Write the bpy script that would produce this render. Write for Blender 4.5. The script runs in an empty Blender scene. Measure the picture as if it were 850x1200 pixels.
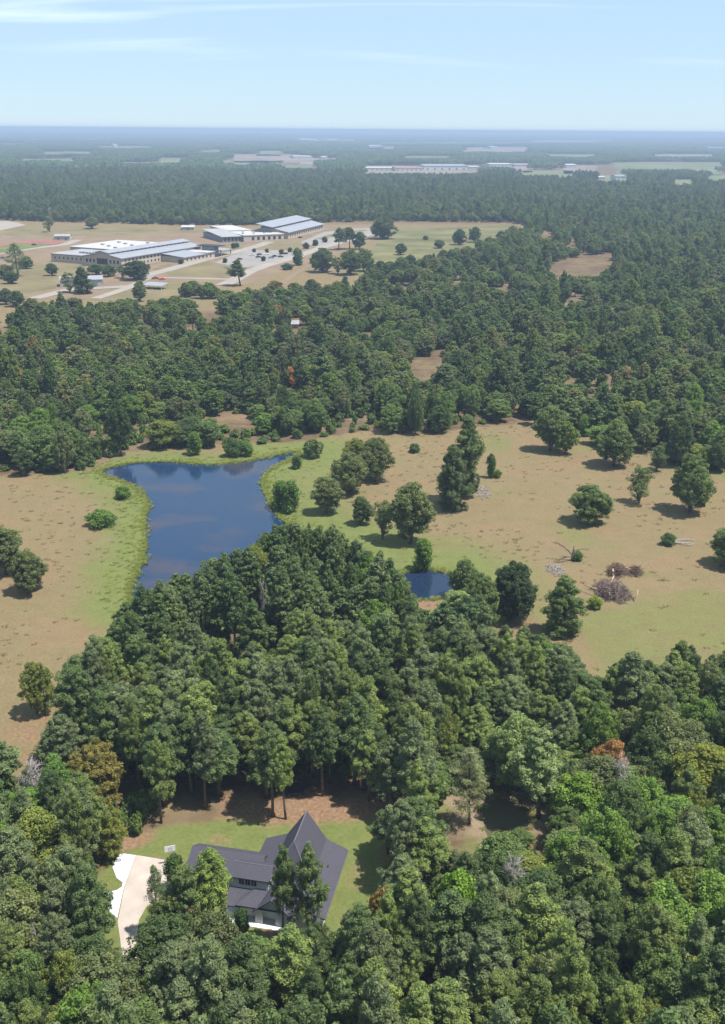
import bpy, math, random
import numpy as np
from math import radians as RAD

scene = bpy.context.scene
COL = scene.collection

# ------------------------------------------------------------------ camera
CAM_H = 120.0
F = 1200.0                      # focal length in photo pixels (850 x 1200 photo)
HORIZON_Y = 152.0
PITCH = math.atan((600.0 - HORIZON_Y) / F)
ROLL = RAD(0.45)
cam_d = bpy.data.cameras.new("camera")
cam = bpy.data.objects.new("camera", cam_d)
COL.objects.link(cam)
cam.location = (0, 0, CAM_H)
from mathutils import Matrix, Vector
cam_rot = Matrix.Rotation(RAD(90) - PITCH, 3, 'X') @ Matrix.Rotation(ROLL, 3, 'Z')
cam.rotation_euler = cam_rot.to_euler()
cam_d.sensor_fit = 'VERTICAL'
cam_d.sensor_height = 36.0
cam_d.lens = 36.0 * F / 1200.0
cam_d.clip_start = 1.0
cam_d.clip_end = 120000.0
scene.camera = cam
CR = np.array(cam_rot)

# ------------------------------------------------------------------ light
SUN_EL = RAD(67)
SUN_AZ = RAD(-20)                # angle of the sun from +X towards +Y
sun_dir = Vector((math.cos(SUN_EL) * math.cos(SUN_AZ), math.cos(SUN_EL) * math.sin(SUN_AZ), math.sin(SUN_EL)))
sd = bpy.data.lights.new("sun", 'SUN')
sd.energy = 4.2
sd.angle = RAD(0.8)
sd.color = (1.0, 0.95, 0.87)
so = bpy.data.objects.new("sun", sd)
COL.objects.link(so)
so.rotation_euler = sun_dir.to_track_quat('Z', 'Y').to_euler()
so.location = (300, 100, 900)

world = bpy.data.worlds.new("World")
scene.world = world
world.use_nodes = True
wn = world.node_tree.nodes
wl = world.node_tree.links
wn.clear()
w_out = wn.new('ShaderNodeOutputWorld')
w_bg = wn.new('ShaderNodeBackground')
w_bg.inputs['Strength'].default_value = 0.122
sky = wn.new('ShaderNodeTexSky')
sky.sky_type = 'NISHITA'
sky.sun_disc = False
sky.sun_elevation = SUN_EL
sky.sun_rotation = RAD(90) - SUN_AZ
sky.altitude = 600
sky.air_density = 1.0
sky.dust_density = 0.0
sky.ozone_density = 6.0
# thin cirrus wisps, the same all round the sky
tc = wn.new('ShaderNodeTexCoord')
sep = wn.new('ShaderNodeSeparateXYZ')
wl.new(tc.outputs['Generated'], sep.inputs[0])
add = wn.new('ShaderNodeMath'); add.operation = 'ADD'; add.inputs[1].default_value = 0.10
wl.new(sep.outputs['Z'], add.inputs[0])
dx = wn.new('ShaderNodeMath'); dx.operation = 'DIVIDE'
dy = wn.new('ShaderNodeMath'); dy.operation = 'DIVIDE'
wl.new(sep.outputs['X'], dx.inputs[0]); wl.new(add.outputs[0], dx.inputs[1])
wl.new(sep.outputs['Y'], dy.inputs[0]); wl.new(add.outputs[0], dy.inputs[1])
comb = wn.new('ShaderNodeCombineXYZ')
wl.new(dx.outputs[0], comb.inputs[0]); wl.new(dy.outputs[0], comb.inputs[1])
mp = wn.new('ShaderNodeMapping')
mp.inputs['Rotation'].default_value = (0, 0, RAD(-48))
mp.inputs['Scale'].default_value = (0.34, 1.3, 1)
mp.inputs['Location'].default_value = (3.3, 7.9, 0)
wl.new(comb.outputs[0], mp.inputs[0])
nz = wn.new('ShaderNodeTexNoise')
nz.inputs['Scale'].default_value = 1.0
nz.inputs['Detail'].default_value = 7
nz.inputs['Roughness'].default_value = 0.55
nz.inputs['Distortion'].default_value = 0.6
wl.new(mp.outputs[0], nz.inputs['Vector'])
rp = wn.new('ShaderNodeValToRGB')
rp.color_ramp.elements[0].position = 0.56
rp.color_ramp.elements[1].position = 0.82
rp.color_ramp.elements[1].color = (0.55, 0.55, 0.55, 1)
wl.new(nz.outputs['Fac'], rp.inputs[0])
mixc = wn.new('ShaderNodeMixRGB')
mixc.inputs['Color2'].default_value = (6.4, 6.9, 7.4, 1)
# the wisps drown in the haze low in the sky
fd = wn.new('ShaderNodeMath'); fd.operation = 'MULTIPLY_ADD'; fd.use_clamp = True
fd.inputs[1].default_value = 14.0; fd.inputs[2].default_value = -0.55
wl.new(sep.outputs['Z'], fd.inputs[0])
fm = wn.new('ShaderNodeMath'); fm.operation = 'MULTIPLY'
wl.new(rp.outputs['Color'], fm.inputs[0]); wl.new(fd.outputs[0], fm.inputs[1])
wl.new(fm.outputs[0], mixc.inputs['Fac'])
# a thin even veil of summer haze over the whole sky
veil = wn.new('ShaderNodeMixRGB'); veil.inputs['Fac'].default_value = 0.84
veil.inputs['Color2'].default_value = (2.0, 2.75, 3.45, 1)
wl.new(sky.outputs[0], veil.inputs['Color1'])
wl.new(veil.outputs[0], mixc.inputs['Color1'])
wl.new(mixc.outputs[0], w_bg.inputs['Color'])
wl.new(w_bg.outputs[0], w_out.inputs['Surface'])

scene.view_settings.view_transform = 'Standard'
scene.view_settings.look = 'None'
scene.view_settings.gamma = 1.0
scene.view_settings.use_curve_mapping = False
scene.view_settings.exposure = 1.05
scene.cycles.max_bounces = 6
scene.cycles.diffuse_bounces = 4
scene.cycles.glossy_bounces = 2
scene.cycles.transmission_bounces = 4
scene.cycles.volume_bounces = 0
scene.cycles.transparent_max_bounces = 4
scene.cycles.use_denoising = True
scene.cycles.caustics_reflective = False
scene.cycles.caustics_refractive = False

RNG = np.random.default_rng(7)
random.seed(7)

# ------------------------------------------------------------------ photo pixel <-> world
def G(px, py, z=0.0):
    """point at height z on the ray through photo pixel (px, py)"""
    d = CR @ np.array([(px - 425.0) / F, (600.0 - py) / F, -1.0])
    t = (z - CAM_H) / d[2]
    return np.array([d[0] * t, d[1] * t, z])

def P(pts):
    """world (N,3) -> photo pixels (N,2), depth"""
    q = (np.asarray(pts, float) - np.array([0, 0, CAM_H])) @ CR
    dep = -q[:, 2]
    dd = np.where(dep > 1, dep, 1)
    return np.stack([425 + F * q[:, 0] / dd, 600 - F * q[:, 1] / dd], 1), dep

def height_at(base, ytop):
    """height of an upright thing with foot at world point base and top at photo row ytop"""
    lo, hi = 0.2, 60.0
    for _ in range(40):
        m = (lo + hi) / 2
        p, _d = P([[base[0], base[1], m]])
        if p[0, 1] > ytop: lo = m
        else: hi = m
    return lo

def wpoly(pix, z=0.0):
    return np.array([G(x, y, z)[:2] for x, y in pix])

def inside(pts, poly):
    """vectorised point in polygon"""
    pts = np.asarray(pts, float); poly = np.asarray(poly, float)
    x, y = pts[:, 0], pts[:, 1]
    res = np.zeros(len(pts), bool)
    bb = (x >= poly[:, 0].min()) & (x <= poly[:, 0].max()) & (y >= poly[:, 1].min()) & (y <= poly[:, 1].max())
    if not bb.any(): return res
    xs, ys = x[bb], y[bb]
    r = np.zeros(len(xs), bool)
    n = len(poly)
    for i in range(n):
        x0, y0 = poly[i]; x1, y1 = poly[(i + 1) % n]
        if y0 == y1: continue
        c = ((y0 > ys) != (y1 > ys)) & (xs < (x1 - x0) * (ys - y0) / (y1 - y0) + x0)
        r ^= c
    res[bb] = r
    return res

def seg_dist(pts, poly, closed=True):
    pts = np.asarray(pts, float); poly = np.asarray(poly, float)
    best = np.full(len(pts), 1e18)
    n = len(poly)
    for i in range(n if closed else n - 1):
        a = poly[i]; b = poly[(i + 1) % n]
        ab = b - a; L = max(ab @ ab, 1e-9)
        t = np.clip(((pts - a) @ ab) / L, 0, 1)
        q = pts - (a + t[:, None] * ab)
        best = np.minimum(best, (q * q).sum(1))
    return np.sqrt(best)

def sdist(pts, poly):
    d = seg_dist(pts, poly)
    return np.where(inside(pts, poly), -d, d)

def smooth_poly(poly, n=3):
    p = np.asarray(poly, float)
    for _ in range(n):
        q = np.roll(p, -1, 0)
        p = np.stack([0.75 * p + 0.25 * q, 0.25 * p + 0.75 * q], 1).reshape(-1, 2)
    return p

# cheap value noise for placement
_NT = np.random.default_rng(3).random((256, 256))
def vnoise(x, y, s):
    x = np.asarray(x) / s; y = np.asarray(y) / s
    xi = np.floor(x).astype(int); yi = np.floor(y).astype(int)
    fx = x - xi; fy = y - yi
    fx = fx * fx * (3 - 2 * fx); fy = fy * fy * (3 - 2 * fy)
    t = lambda a, b: _NT[a % 256, b % 256]
    return (t(xi, yi) * (1 - fx) + t(xi + 1, yi) * fx) * (1 - fy) + (t(xi, yi + 1) * (1 - fx) + t(xi + 1, yi + 1) * fx) * fy

# ------------------------------------------------------------------ materials
def newmat(name):
    m = bpy.data.materials.new(name)
    m.use_nodes = True
    nt = m.node_tree
    b = nt.nodes['Principled BSDF']
    return m, nt, b

def plain(name, col, rough=0.7, spec=0.3, noise=0.0, scale=1.0, metal=0.0):
    m, nt, b = newmat(name)
    b.inputs['Roughness'].default_value = rough
    b.inputs['Specular IOR Level'].default_value = spec
    b.inputs['Metallic'].default_value = metal
    if noise > 0:
        t = nt.nodes.new('ShaderNodeTexCoord')
        n = nt.nodes.new('ShaderNodeTexNoise')
        n.inputs['Scale'].default_value = scale
        n.inputs['Detail'].default_value = 5
        nt.links.new(t.outputs['Object'], n.inputs['Vector'])
        r = nt.nodes.new('ShaderNodeValToRGB')
        r.color_ramp.elements[0].position = 0.3
        r.color_ramp.elements[1].position = 0.7
        r.color_ramp.elements[0].color = (*[c * (1 - noise) for c in col], 1)
        r.color_ramp.elements[1].color = (*[min(1, c * (1 + noise)) for c in col], 1)
        nt.links.new(n.outputs['Fac'], r.inputs[0])
        nt.links.new(r.outputs[0], b.inputs['Base Color'])
    else:
        b.inputs['Base Color'].default_value = (*col, 1)
    return m

def leafmat(name, cols, trans=0.28, rough=0.55, spec=0.25):
    """foliage: hue from the individual's random number, times its object colour, varied leaf by leaf"""
    m, nt, b = newmat(name)
    N, L = nt.nodes, nt.links
    oi = N.new('ShaderNodeObjectInfo')
    r = N.new('ShaderNodeValToRGB')
    el = r.color_ramp.elements
    while len(el) < len(cols): el.new(0.5)
    for i, c in enumerate(cols):
        el[i].position = min(i / (len(cols) - 2), 1) * .985 if len(cols) > 9 and i < len(cols) - 1 else i / (len(cols) - 1)
        el[i].color = (*c, 1)
    L.new(oi.outputs['Random'], r.inputs[0])
    mul = N.new('ShaderNodeMixRGB'); mul.blend_type = 'MULTIPLY'; mul.inputs[0].default_value = 1
    L.new(r.outputs[0], mul.inputs[1]); L.new(oi.outputs['Color'], mul.inputs[2])
    at = N.new('ShaderNodeAttribute'); at.attribute_name = 'tint'
    ra = N.new('ShaderNodeValToRGB')
    e = ra.color_ramp.elements
    e[0].position = 0.0; e[0].color = (0.55, 0.62, 0.66, 1)
    e[1].position = 1.0; e[1].color = (1.75, 1.6, 1.35, 1)
    L.new(at.outputs['Fac'], ra.inputs[0])
    mu2 = N.new('ShaderNodeMixRGB'); mu2.blend_type = 'MULTIPLY'; mu2.inputs[0].default_value = 1
    L.new(mul.outputs[0], mu2.inputs[1]); L.new(ra.outputs[0], mu2.inputs[2])
    L.new(mu2.outputs[0], b.inputs['Base Color'])
    b.inputs['Roughness'].default_value = rough
    b.inputs['Specular IOR Level'].default_value = spec
    tr = N.new('ShaderNodeBsdfTranslucent')
    mu3 = N.new('ShaderNodeMixRGB'); mu3.blend_type = 'MULTIPLY'; mu3.inputs[0].default_value = 1; mu3.inputs[2].default_value = (1.35, 1.3, 1.0, 1)
    L.new(mu2.outputs[0], mu3.inputs[1]); L.new(mu3.outputs[0], tr.inputs['Color'])
    mx = N.new('ShaderNodeMixShader'); mx.inputs[0].default_value = trans
    L.new(b.outputs[0], mx.inputs[1]); L.new(tr.outputs[0], mx.inputs[2])
    L.new(mx.outputs[0], N['Material Output'].inputs['Surface'])
    return m

M = {}
M['pine'] = leafmat('pine_needles', [(.084, .134, .05), (.13, .19, .066), (.1, .156, .07), (.17, .222, .09), (.11, .162, .058), (.145, .19, .086)], trans=.45)
M['leaf'] = leafmat('broad_leaves', [(.058, .098, .036), (.128, .194, .048), (.074, .118, .048), (.185, .232, .066), (.095, .152, .044), (.148, .164, .086), (.062, .104, .044), (.132, .2, .046), (.1, .135, .07), (.19, .2, .078), (.1, .16, .042), (.2, .155, .07)], trans=.45)
M['bush'] = leafmat('bush_leaves', [(0.081, 0.138, 0.040), (0.128, 0.191, 0.049), (0.093, 0.148, 0.045)], trans=.42)
FIXED = {'pine': leafmat('pine_needles_even', [(.145, .2, .076), (.154, .208, .078)], trans=.45), 'leaf': leafmat('broad_leaves_even', [(.13, .184, .062), (.138, .192, .064)], trans=.45), 'bush': leafmat('bush_leaves_even', [(.085, .145, .04), (.09, .15, .042)], trans=.42)}
M['bark'] = plain('bark', (.13, .1, .08), .9, .1, .35, 3)
M['grey_bark'] = plain('weathered_grey_wood', (.3, .27, .26), .9, .1, .3, 3)
M['far'] = leafmat('far_canopy', [(0.064, 0.111, 0.045), (0.099, 0.148, 0.052), (0.075, 0.122, 0.052), (0.116, 0.164, 0.052)], trans=.25)
M['tuft'] = leafmat('shore_grass_blades', [(.22, .26, .06), (.27, .29, .08), (.18, .24, .06)], trans=0.45)
M['weed'] = leafmat('dry_weed_blades', [(.2, .155, .085), (.17, .16, .075), (.22, .16, .1)], trans=0.35)

# ------------------------------------------------------------------ object helpers
def link(o):
    COL.objects.link(o)
    return o

def mesh_from(name, verts, faces, mats, midx=None, tint=None, smooth=False):
    me = bpy.data.meshes.new(name)
    me.from_pydata([tuple(v) for v in verts], [], [tuple(f) for f in faces])
    for m in (mats if isinstance(mats, (list, tuple)) else [mats]):
        me.materials.append(m)
    if midx is not None:
        me.polygons.foreach_set('material_index', np.asarray(midx, np.int32))
    if tint is not None:
        a = me.attributes.new('tint', 'FLOAT', 'FACE')
        a.data.foreach_set('value', np.asarray(tint, np.float32))
    if smooth:
        me.polygons.foreach_set('use_smooth', np.ones(len(me.polygons), bool))
    me.update()
    return me

def quads_mesh(name, V, Q, mats, midx=None, tint=None, smooth=None):
    """fast mesh from numpy verts and an (N,4) quad array"""
    me = bpy.data.meshes.new(name)
    n = len(Q)
    me.vertices.add(len(V)); me.vertices.foreach_set('co', np.asarray(V, np.float32).ravel())
    me.loops.add(n * 4); me.loops.foreach_set('vertex_index', np.asarray(Q, np.int32).ravel())
    me.polygons.add(n)
    me.polygons.foreach_set('loop_start', np.arange(0, n * 4, 4, dtype=np.int32))
    for m in (mats if isinstance(mats, (list, tuple)) else [mats]):
        me.materials.append(m)
    if midx is not None: me.polygons.foreach_set('material_index', np.asarray(midx, np.int32))
    if smooth is not None: me.polygons.foreach_set('use_smooth', np.asarray(smooth, bool))
    if tint is not None:
        a = me.attributes.new('tint', 'FLOAT', 'FACE')
        a.data.foreach_set('value', np.asarray(tint, np.float32))
    me.update(calc_edges=True)
    me.validate()
    return me

def tag(o, label=None, cat=None, group=None, kind=None):
    if label: o['label'] = label
    if cat: o['category'] = cat
    if group: o['group'] = group
    if kind: o['kind'] = kind
    return o

def obj(name, me, parent=None):
    o = bpy.data.objects.new(name, me)
    link(o)
    if parent is not None: o.parent = parent
    return o

def empty(name, loc, rz=0.0, scale=(1, 1, 1)):
    o = bpy.data.objects.new(name, None)
    o.empty_display_size = 0.5
    link(o)
    o.location = tuple(float(c) for c in loc)
    o.rotation_euler = (0, 0, rz)
    o.scale = scale
    return o

class MB:
    """collects boxes, prisms and tubes for one mesh"""
    def __init__(s): s.v = []; s.f = []
    def box(s, x0, x1, y0, y1, z0, z1):
        b = len(s.v)
        s.v += [(x0, y0, z0), (x1, y0, z0), (x1, y1, z0), (x0, y1, z0), (x0, y0, z1), (x1, y0, z1), (x1, y1, z1), (x0, y1, z1)]
        s.f += [(b, b + 3, b + 2, b + 1), (b + 4, b + 5, b + 6, b + 7), (b, b + 1, b + 5, b + 4), (b + 1, b + 2, b + 6, b + 5), (b + 2, b + 3, b + 7, b + 6), (b + 3, b, b + 4, b + 7)]
        return s
    def poly(s, pts):
        b = len(s.v); s.v += [tuple(p) for p in pts]; s.f.append(tuple(range(b, b + len(pts)))); return s
    def slab(s, pts, t):
        """polygon pts thickened downwards by t"""
        b = len(s.v); n = len(pts)
        s.v += [tuple(p) for p in pts] + [(p[0], p[1], p[2] - t) for p in pts]
        s.f.append(tuple(range(b, b + n))); s.f.append(tuple(range(b + 2 * n - 1, b + n - 1, -1)))
        for i in range(n):
            j = (i + 1) % n
            s.f.append((b + i, b + n + i, b + n + j, b + j))
        return s
    def prism(s, pts, z0, z1):
        return s.slab([(p[0], p[1], z1) for p in pts], z1 - z0)
    def tube(s, path, radii, n=6, cap=True):
        b = len(s.v)
        path = [Vector(p) for p in path]
        for i, p in enumerate(path):
            d = (path[min(i + 1, len(path) - 1)] - path[max(i - 1, 0)])
            d = d.normalized() if d.length > 1e-9 else Vector((0, 0, 1))
            a = d.cross(Vector((0.3, 0.9, 0.2)) if abs(d.z) > 0.9 else Vector((0, 0, 1))).normalized()
            c = d.cross(a)
            for k in range(n):
                t = 2 * math.pi * k / n
                q = p + (a * math.cos(t) + c * math.sin(t)) * radii[i]
                s.v.append((q.x, q.y, q.z))
        for i in range(len(path) - 1):
            for k in range(n):
                k2 = (k + 1) % n
                s.f.append((b + i * n + k, b + i * n + k2, b + (i + 1) * n + k2, b + (i + 1) * n + k))
        if cap:
            s.f.append(tuple(b + (len(path) - 1) * n + k for k in range(n)))
            s.f.append(tuple(b + n - 1 - k for k in range(n)))
        return s
    def build(s, name, mat, parent=None, smooth=False):
        return obj(name, mesh_from(name, s.v, s.f, mat, smooth=smooth), parent)

# ------------------------------------------------------------------ zones (photo pixels on the ground)
LAKE = smooth_poly(wpoly([(112, 552), (140, 545), (165, 541), (205, 541), (250, 545), (285, 541), (318, 535), (345, 528), (352, 531),
        (335, 541), (318, 549), (306, 562), (312, 580), (322, 598), (332, 609), (352, 622), (378, 632), (405, 646), (428, 664),
        (438, 684), (420, 694), (395, 698), (365, 698), (335, 697), (305, 701), (270, 706), (240, 712), (200, 718), (165, 712), (149, 699),
        (160, 672), (168, 655), (171, 632), (168, 610), (176, 592), (165, 575), (150, 566), (132, 560)]), 2)
POND = smooth_poly(wpoly([(470, 672), (485, 667), (505, 666.5), (523, 670), (540, 682), (538, 694), (520, 701), (500, 703), (478, 703), (462, 692)]), 2)
POOL = smooth_poly(wpoly([(568, 936), (590, 933), (610, 935), (623, 947), (623, 968), (612, 990), (594, 1000), (574, 990), (567, 968), (562, 950)]), 2)
OPEN_G = wpoly([(-200, 560), (0, 557), (60, 554), (105, 552), (140, 532), (175, 527), (240, 523), (320, 519), (385, 514), (405, 508), (440, 503), (470, 507),
        (520, 505), (560, 501), (600, 498), (622, 490), (660, 500), (700, 508), (740, 526), (800, 535), (850, 548), (1050, 560),
        (1050, 860), (850, 850), (780, 845), (730, 830), (690, 835), (640, 810), (600, 790), (570, 760), (540, 735), (480, 728), (330, 722), (230, 745), (170, 800),
        (110, 850), (60, 880), (30, 910), (-100, 925), (-250, 900)])
LAWN_G = wpoly([(140, 985), (165, 975), (215, 966), (262, 962), (300, 956), (440, 958), (455, 975), (450, 1040), (430, 1090), (330, 1120), (265, 1110), (215, 1085), (180, 1110), (165, 1140), (140, 1150), (112, 1066), (104, 1045)])
POOLBANK_G = wpoly([(500, 925), (560, 905), (590, 890), (640, 905), (655, 950), (640, 1010), (560, 1025), (520, 1000)])
SCHOOL_G = wpoly([(-120, 258), (0, 258), (200, 264), (300, 264), (440, 259), (600, 261), (640, 270), (600, 280), (560, 295), (500, 312), (440, 330), (400, 345), (340, 352), (290, 358), (200, 365), (100, 375), (0, 385), (-120, 380)])
CLEAR_PX = [
    [(640, 312), (662, 304), (690, 299), (722, 297), (716, 312), (700, 322), (655, 322)],
    [(488, 418), (515, 411), (522, 424), (505, 440), (483, 446)],
    [(254, 484), (272, 483), (292, 490), (300, 500), (268, 500)],
    [(660, 348), (690, 347), (688, 353), (664, 354)],
    [(632, 272), (650, 272), (648, 278), (634, 279)],
    [(665, 281), (678, 279), (676, 286), (665, 288)],
    [(0, 380), (14, 378), (10, 386), (0, 388)],
    [(597, 488), (622, 487), (625, 497), (598, 500)],
]
CLEAR_G = []
for c in CLEAR_PX:
    yb = max(y for x, y in c); yt = min(y for x, y in c)
    CLEAR_G.append(np.array([G(x, y, 9.0 * (y - yt) / (yb - yt))[:2] for x, y in c]))

# far pale fields: (x0, x1, top row, bottom row, colour key)
FAR_FIELDS = [(46, 112, 178.0, 181.0, 'g'), (113, 180, 171.5, 174.0, 'g'), (188, 216, 185.0, 191.0, 'g'), (258, 332, 188.5, 193.0, 'g'), (336, 366, 193.5, 197, 'g'), (140, 180, 190.5, 192.0, 't'),
              (272, 352, 181.0, 186.0, 't'), (300, 330, 177.0, 179, 'g'), (350, 400, 185.5, 188, 't'), (424, 560, 194.5, 202.5, 't'), (572, 626, 192.5, 196.5, 't'),
              (612, 672, 200.0, 205.0, 'g'), (700, 735, 206.0, 211.0, 'g'), (719, 850, 190.5, 199.0, 'g'), (790, 812, 210.5, 214.5, 'g'), (540, 622, 172.5, 178.5, 't'), (430, 470, 172, 175, 't'),
              (425, 450, 169.5, 173, 't'), (350, 420, 163.5, 165.5, 't'), (620, 720, 164.5, 166.5, 't'), (-40, 30, 168, 169.5, 'g'), (820, 900, 172, 175, 't'), (440, 700, 167, 168.5, 'g'), (20, 90, 186.5, 189, 'g'), (230, 262, 176, 178.5, 'g'), (640, 700, 181, 184, 'g'), (760, 840, 181, 184.5, 't'), (470, 530, 183, 186, 'g'), (830, 900, 205, 210, 'g'), (30, 130, 163, 164.2, 't'), (660, 700, 194, 198, 't')]
FAR_POLY = []
for (x0, x1, yt, yb, k) in FAR_FIELDS:
    dy = (x0 + x1) / 2 * 0
    w = x1 - x0
    near = [G(x0 + w * t, yb + random.uniform(-.5, .3), 15.0)[:2] for t in np.linspace(0.03, 0.97, 7)]
    far = [G(x0 + w * t, yt + random.uniform(-.3, .4))[:2] for t in np.linspace(1, 0, 7)]
    FAR_POLY.append(np.array(near + far))

# what the photograph shows free of trees (photo pixels): trees standing in front of it are left out
VIS = [np.array(v, float) for v in [
    [(-80, 562), (0, 559), (60, 556), (85, 555), (110, 554), (125, 549), (140, 540), (152, 531), (175, 531), (205, 529), (240, 526), (262, 522),
     (285, 522), (320, 522), (350, 520), (385, 518), (405, 513), (440, 508), (470, 511), (520, 509), (560, 505), (600, 502), (622, 497), (640, 512), (660, 522), (690, 511), (705, 522),
     (740, 535), (760, 542), (790, 547), (820, 550), (850, 555), (920, 560), (920, 770), (850, 758), (832, 766), (805, 752), (792, 757), (782, 772), (770, 782), (758, 768), (735, 765),
     (712, 778), (700, 788), (688, 783), (672, 762), (655, 742), (630, 733), (610, 733), (590, 736), (578, 720), (562, 700), (545, 706), (530, 711), (500, 711), (484, 705), (478, 682),
     (468, 664), (455, 650), (430, 638), (400, 622), (385, 615), (360, 611), (335, 610), (310, 622), (290, 640), (262, 645), (245, 662), (225, 668), (205, 672), (185, 680), (165, 692),
     (150, 703), (147, 715), (135, 735), (120, 752), (100, 754), (80, 775), (65, 800), (62, 840), (40, 860), (22, 880), (10, 872), (-80, 852)],
    [(145, 985), (168, 976), (200, 972), (255, 967), (275, 958), (290, 944), (320, 944), (360, 930), (437, 947), (440, 958), (428, 985), (425, 1015), (418, 1045), (395, 1055), (372, 1062),
     (352, 1075), (345, 1092), (308, 1101), (285, 1096), (270, 1087), (275, 1060), (262, 1025), (240, 1003), (212, 1010), (200, 1035), (190, 1060), (170, 1070), (160, 1100), (158, 1121), (150, 1121),
     (138, 1080), (124, 1050), (135, 1035), (143, 1015), (140, 1000)],
    [(512, 925), (530, 930), (556, 938), (568, 930), (574, 912), (590, 906), (610, 915), (620, 925), (612, 945), (604, 960), (598, 974), (585, 978), (572, 985), (558, 998), (540, 996), (528, 985), (515, 955)],
    [(-60, 263), (0, 263), (100, 270), (200, 270), (300, 269), (370, 262), (440, 264), (520, 267), (593, 266), (590, 275), (560, 288), (530, 292), (500, 300), (460, 306), (440, 310), (425, 320),
     (400, 328), (380, 338), (350, 336), (325, 343), (300, 332), (270, 340), (255, 350), (230, 348), (200, 354), (160, 350), (110, 354), (60, 345), (30, 338), (-60, 345)],
    [(0, 352), (22, 354), (20, 366), (0, 368)], [(238, 362), (266, 358), (268, 364), (240, 370)],
    [(276, 930), (300, 925), (300, 942), (278, 950)],
    [(335, 372), (351, 372), (351, 383), (335, 383)],
] + CLEAR_PX + [[(x0, yt), (x1, yt), (x1, yb), (x0, yb)] for (x0, x1, yt, yb, k) in FAR_FIELDS]]

# ------------------------------------------------------------------ ground
def axis(lo_fine, hi_fine, step, lo, hi, grow=1.16):
    a = list(np.arange(lo_fine, hi_fine + 1e-6, step))
    s = step
    while a[-1] < hi: s *= grow; a.append(a[-1] + s)
    s = step; b = []
    x = lo_fine
    while x > lo: s *= grow; x -= s; b.append(x)
    return np.array(b[::-1] + a)
gx = axis(-190, 250, 2.0, -60000, 60000)
gy = axis(92, 470, 2.0, -8000, 62000)
GX, GY = np.meshgrid(gx, gy)
gp = np.stack([GX.ravel(), GY.ravel()], 1)
nearm = (np.abs(gp[:, 0]) < 330) & (gp[:, 1] > 60) & (gp[:, 1] < 560)
gz = np.zeros(len(gp))
W = np.zeros((len(gp), 4))       # dry grass, green grass, bare soil, pale sand
def wob(p, a=6.0, s=14.0):
    return (vnoise(p[:, 0], p[:, 1], s) - .5) * a * 2 + (vnoise(p[:, 0] + 91, p[:, 1] + 17, s / 3.1) - .5) * a
idx = np.where(nearm)[0]
q = gp[idx]
sm = lambda d, w: np.clip(0.5 - d / w, 0, 1)
dl, dp, dq = sdist(q, LAKE), sdist(q, POND), sdist(q, POOL)
for d_ in (dl, dp, dq):
    gz[idx] = np.minimum(gz[idx], np.clip((-d_ + 0.6) * -0.22, -1.6, 0))
op = sm(sdist(q, OPEN_G) + wob(q, 4), 6)
green = op * np.clip(1 - np.minimum(dl + wob(q, 3.5, 11), dp + 5 + wob(q, 3, 8)) / np.where(q[:, 0] < -45, 21.0, 40.0), 0, 1) ** 0.7
n1 = vnoise(q[:, 0], q[:, 1], 34); n2 = vnoise(q[:, 0] + 50, q[:, 1] + 9, 13)
rightf = np.clip((q[:, 0] - 25) / 30, 0, 1)
green = np.maximum(green, op * rightf * np.clip((n1 * .65 + n2 * .35 - .34) * 1.8, 0, .55))
green = np.maximum(green, op * (1 - rightf) * np.clip((n1 * .5 + n2 * .5 - .55) * 1.6, 0, .25))
for (x, y, r) in [(752, 672, 5), (805, 735, 9), (845, 742, 8), (820, 700, 7), (835, 715, 8)]:
    c = G(x, y)[:2]
    green = np.maximum(green, op * np.clip(1.25 - np.hypot(*(q - c).T) / r + wob(q, .25, 5), 0, .5))
lawn = sm(sdist(q, LAWN_G) + wob(q, 1.2, 6), 3)
green = np.maximum(green, lawn * np.clip(1.0 - np.clip((vnoise(q[:, 0], q[:, 1], 6) - .55) * 2.2, 0, .6), 0, 1))
op = np.maximum(op, lawn)
sand = np.zeros(len(q)); soil = np.zeros(len(q))
bank = sm(sdist(q, POOLBANK_G) + wob(q, 3, 7), 5)
sand = np.maximum(sand, bank * np.clip(vnoise(q[:, 0], q[:, 1], 5) * 1.5 - .25, 0, .8))
green = np.maximum(green, bank * np.clip(vnoise(q[:, 0] + 33, q[:, 1], 6) * 1.4 - .3, 0, .8))
sand = np.maximum(sand, np.clip(1 - np.abs(dq - .4) / 1.6, 0, 1))
for (x, y, r, v) in [(285, 945, 4.5, .9), (310, 950, 5, .8), (345, 945, 6, .9), (375, 950, 4, .9), (400, 946, 6, .8), (430, 945, 5, .8), (160, 980, 3.6, .95), (150, 988, 3, .9), (495, 708, 3.5, .9), (510, 707, 3, .9), (255, 985, 2.4, .5), (420, 1035, 4, .4),
                     (30, 855, 7, .55), (60, 845, 5, .5), (275, 488, 9, .5), (25, 888, 5, .5), (330, 1088, 3, .9), (222, 1058, 3, .7), (610, 730, 5, .6), (740, 790, 8, .35), (760, 745, 8, .3), (650, 640, 8, .35), (130, 605, 5, .2)]:
    c = G(x, y)[:2]
    soil = np.maximum(soil, v * np.clip(1.4 - np.hypot(*(q - c).T) / r + wob(q, .3, 4), 0, 1))
W[idx, 0] = op; W[idx, 1] = green; W[idx, 2] = soil; W[idx, 3] = sand
# farther off
farm = ~nearm
qf = gp[farm]
wf = np.zeros((len(qf), 4))
ins = inside(qf, SCHOOL_G)
wf[ins, 0] = 1
W[farm] = wf
ny_, nx_ = len(gy), len(gx)
ii = np.arange(ny_ * nx_).reshape(ny_, nx_)
Q = np.stack([ii[:-1, :-1].ravel(), ii[:-1, 1:].ravel(), ii[1:, 1:].ravel(), ii[1:, :-1].ravel()], 1)

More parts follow.
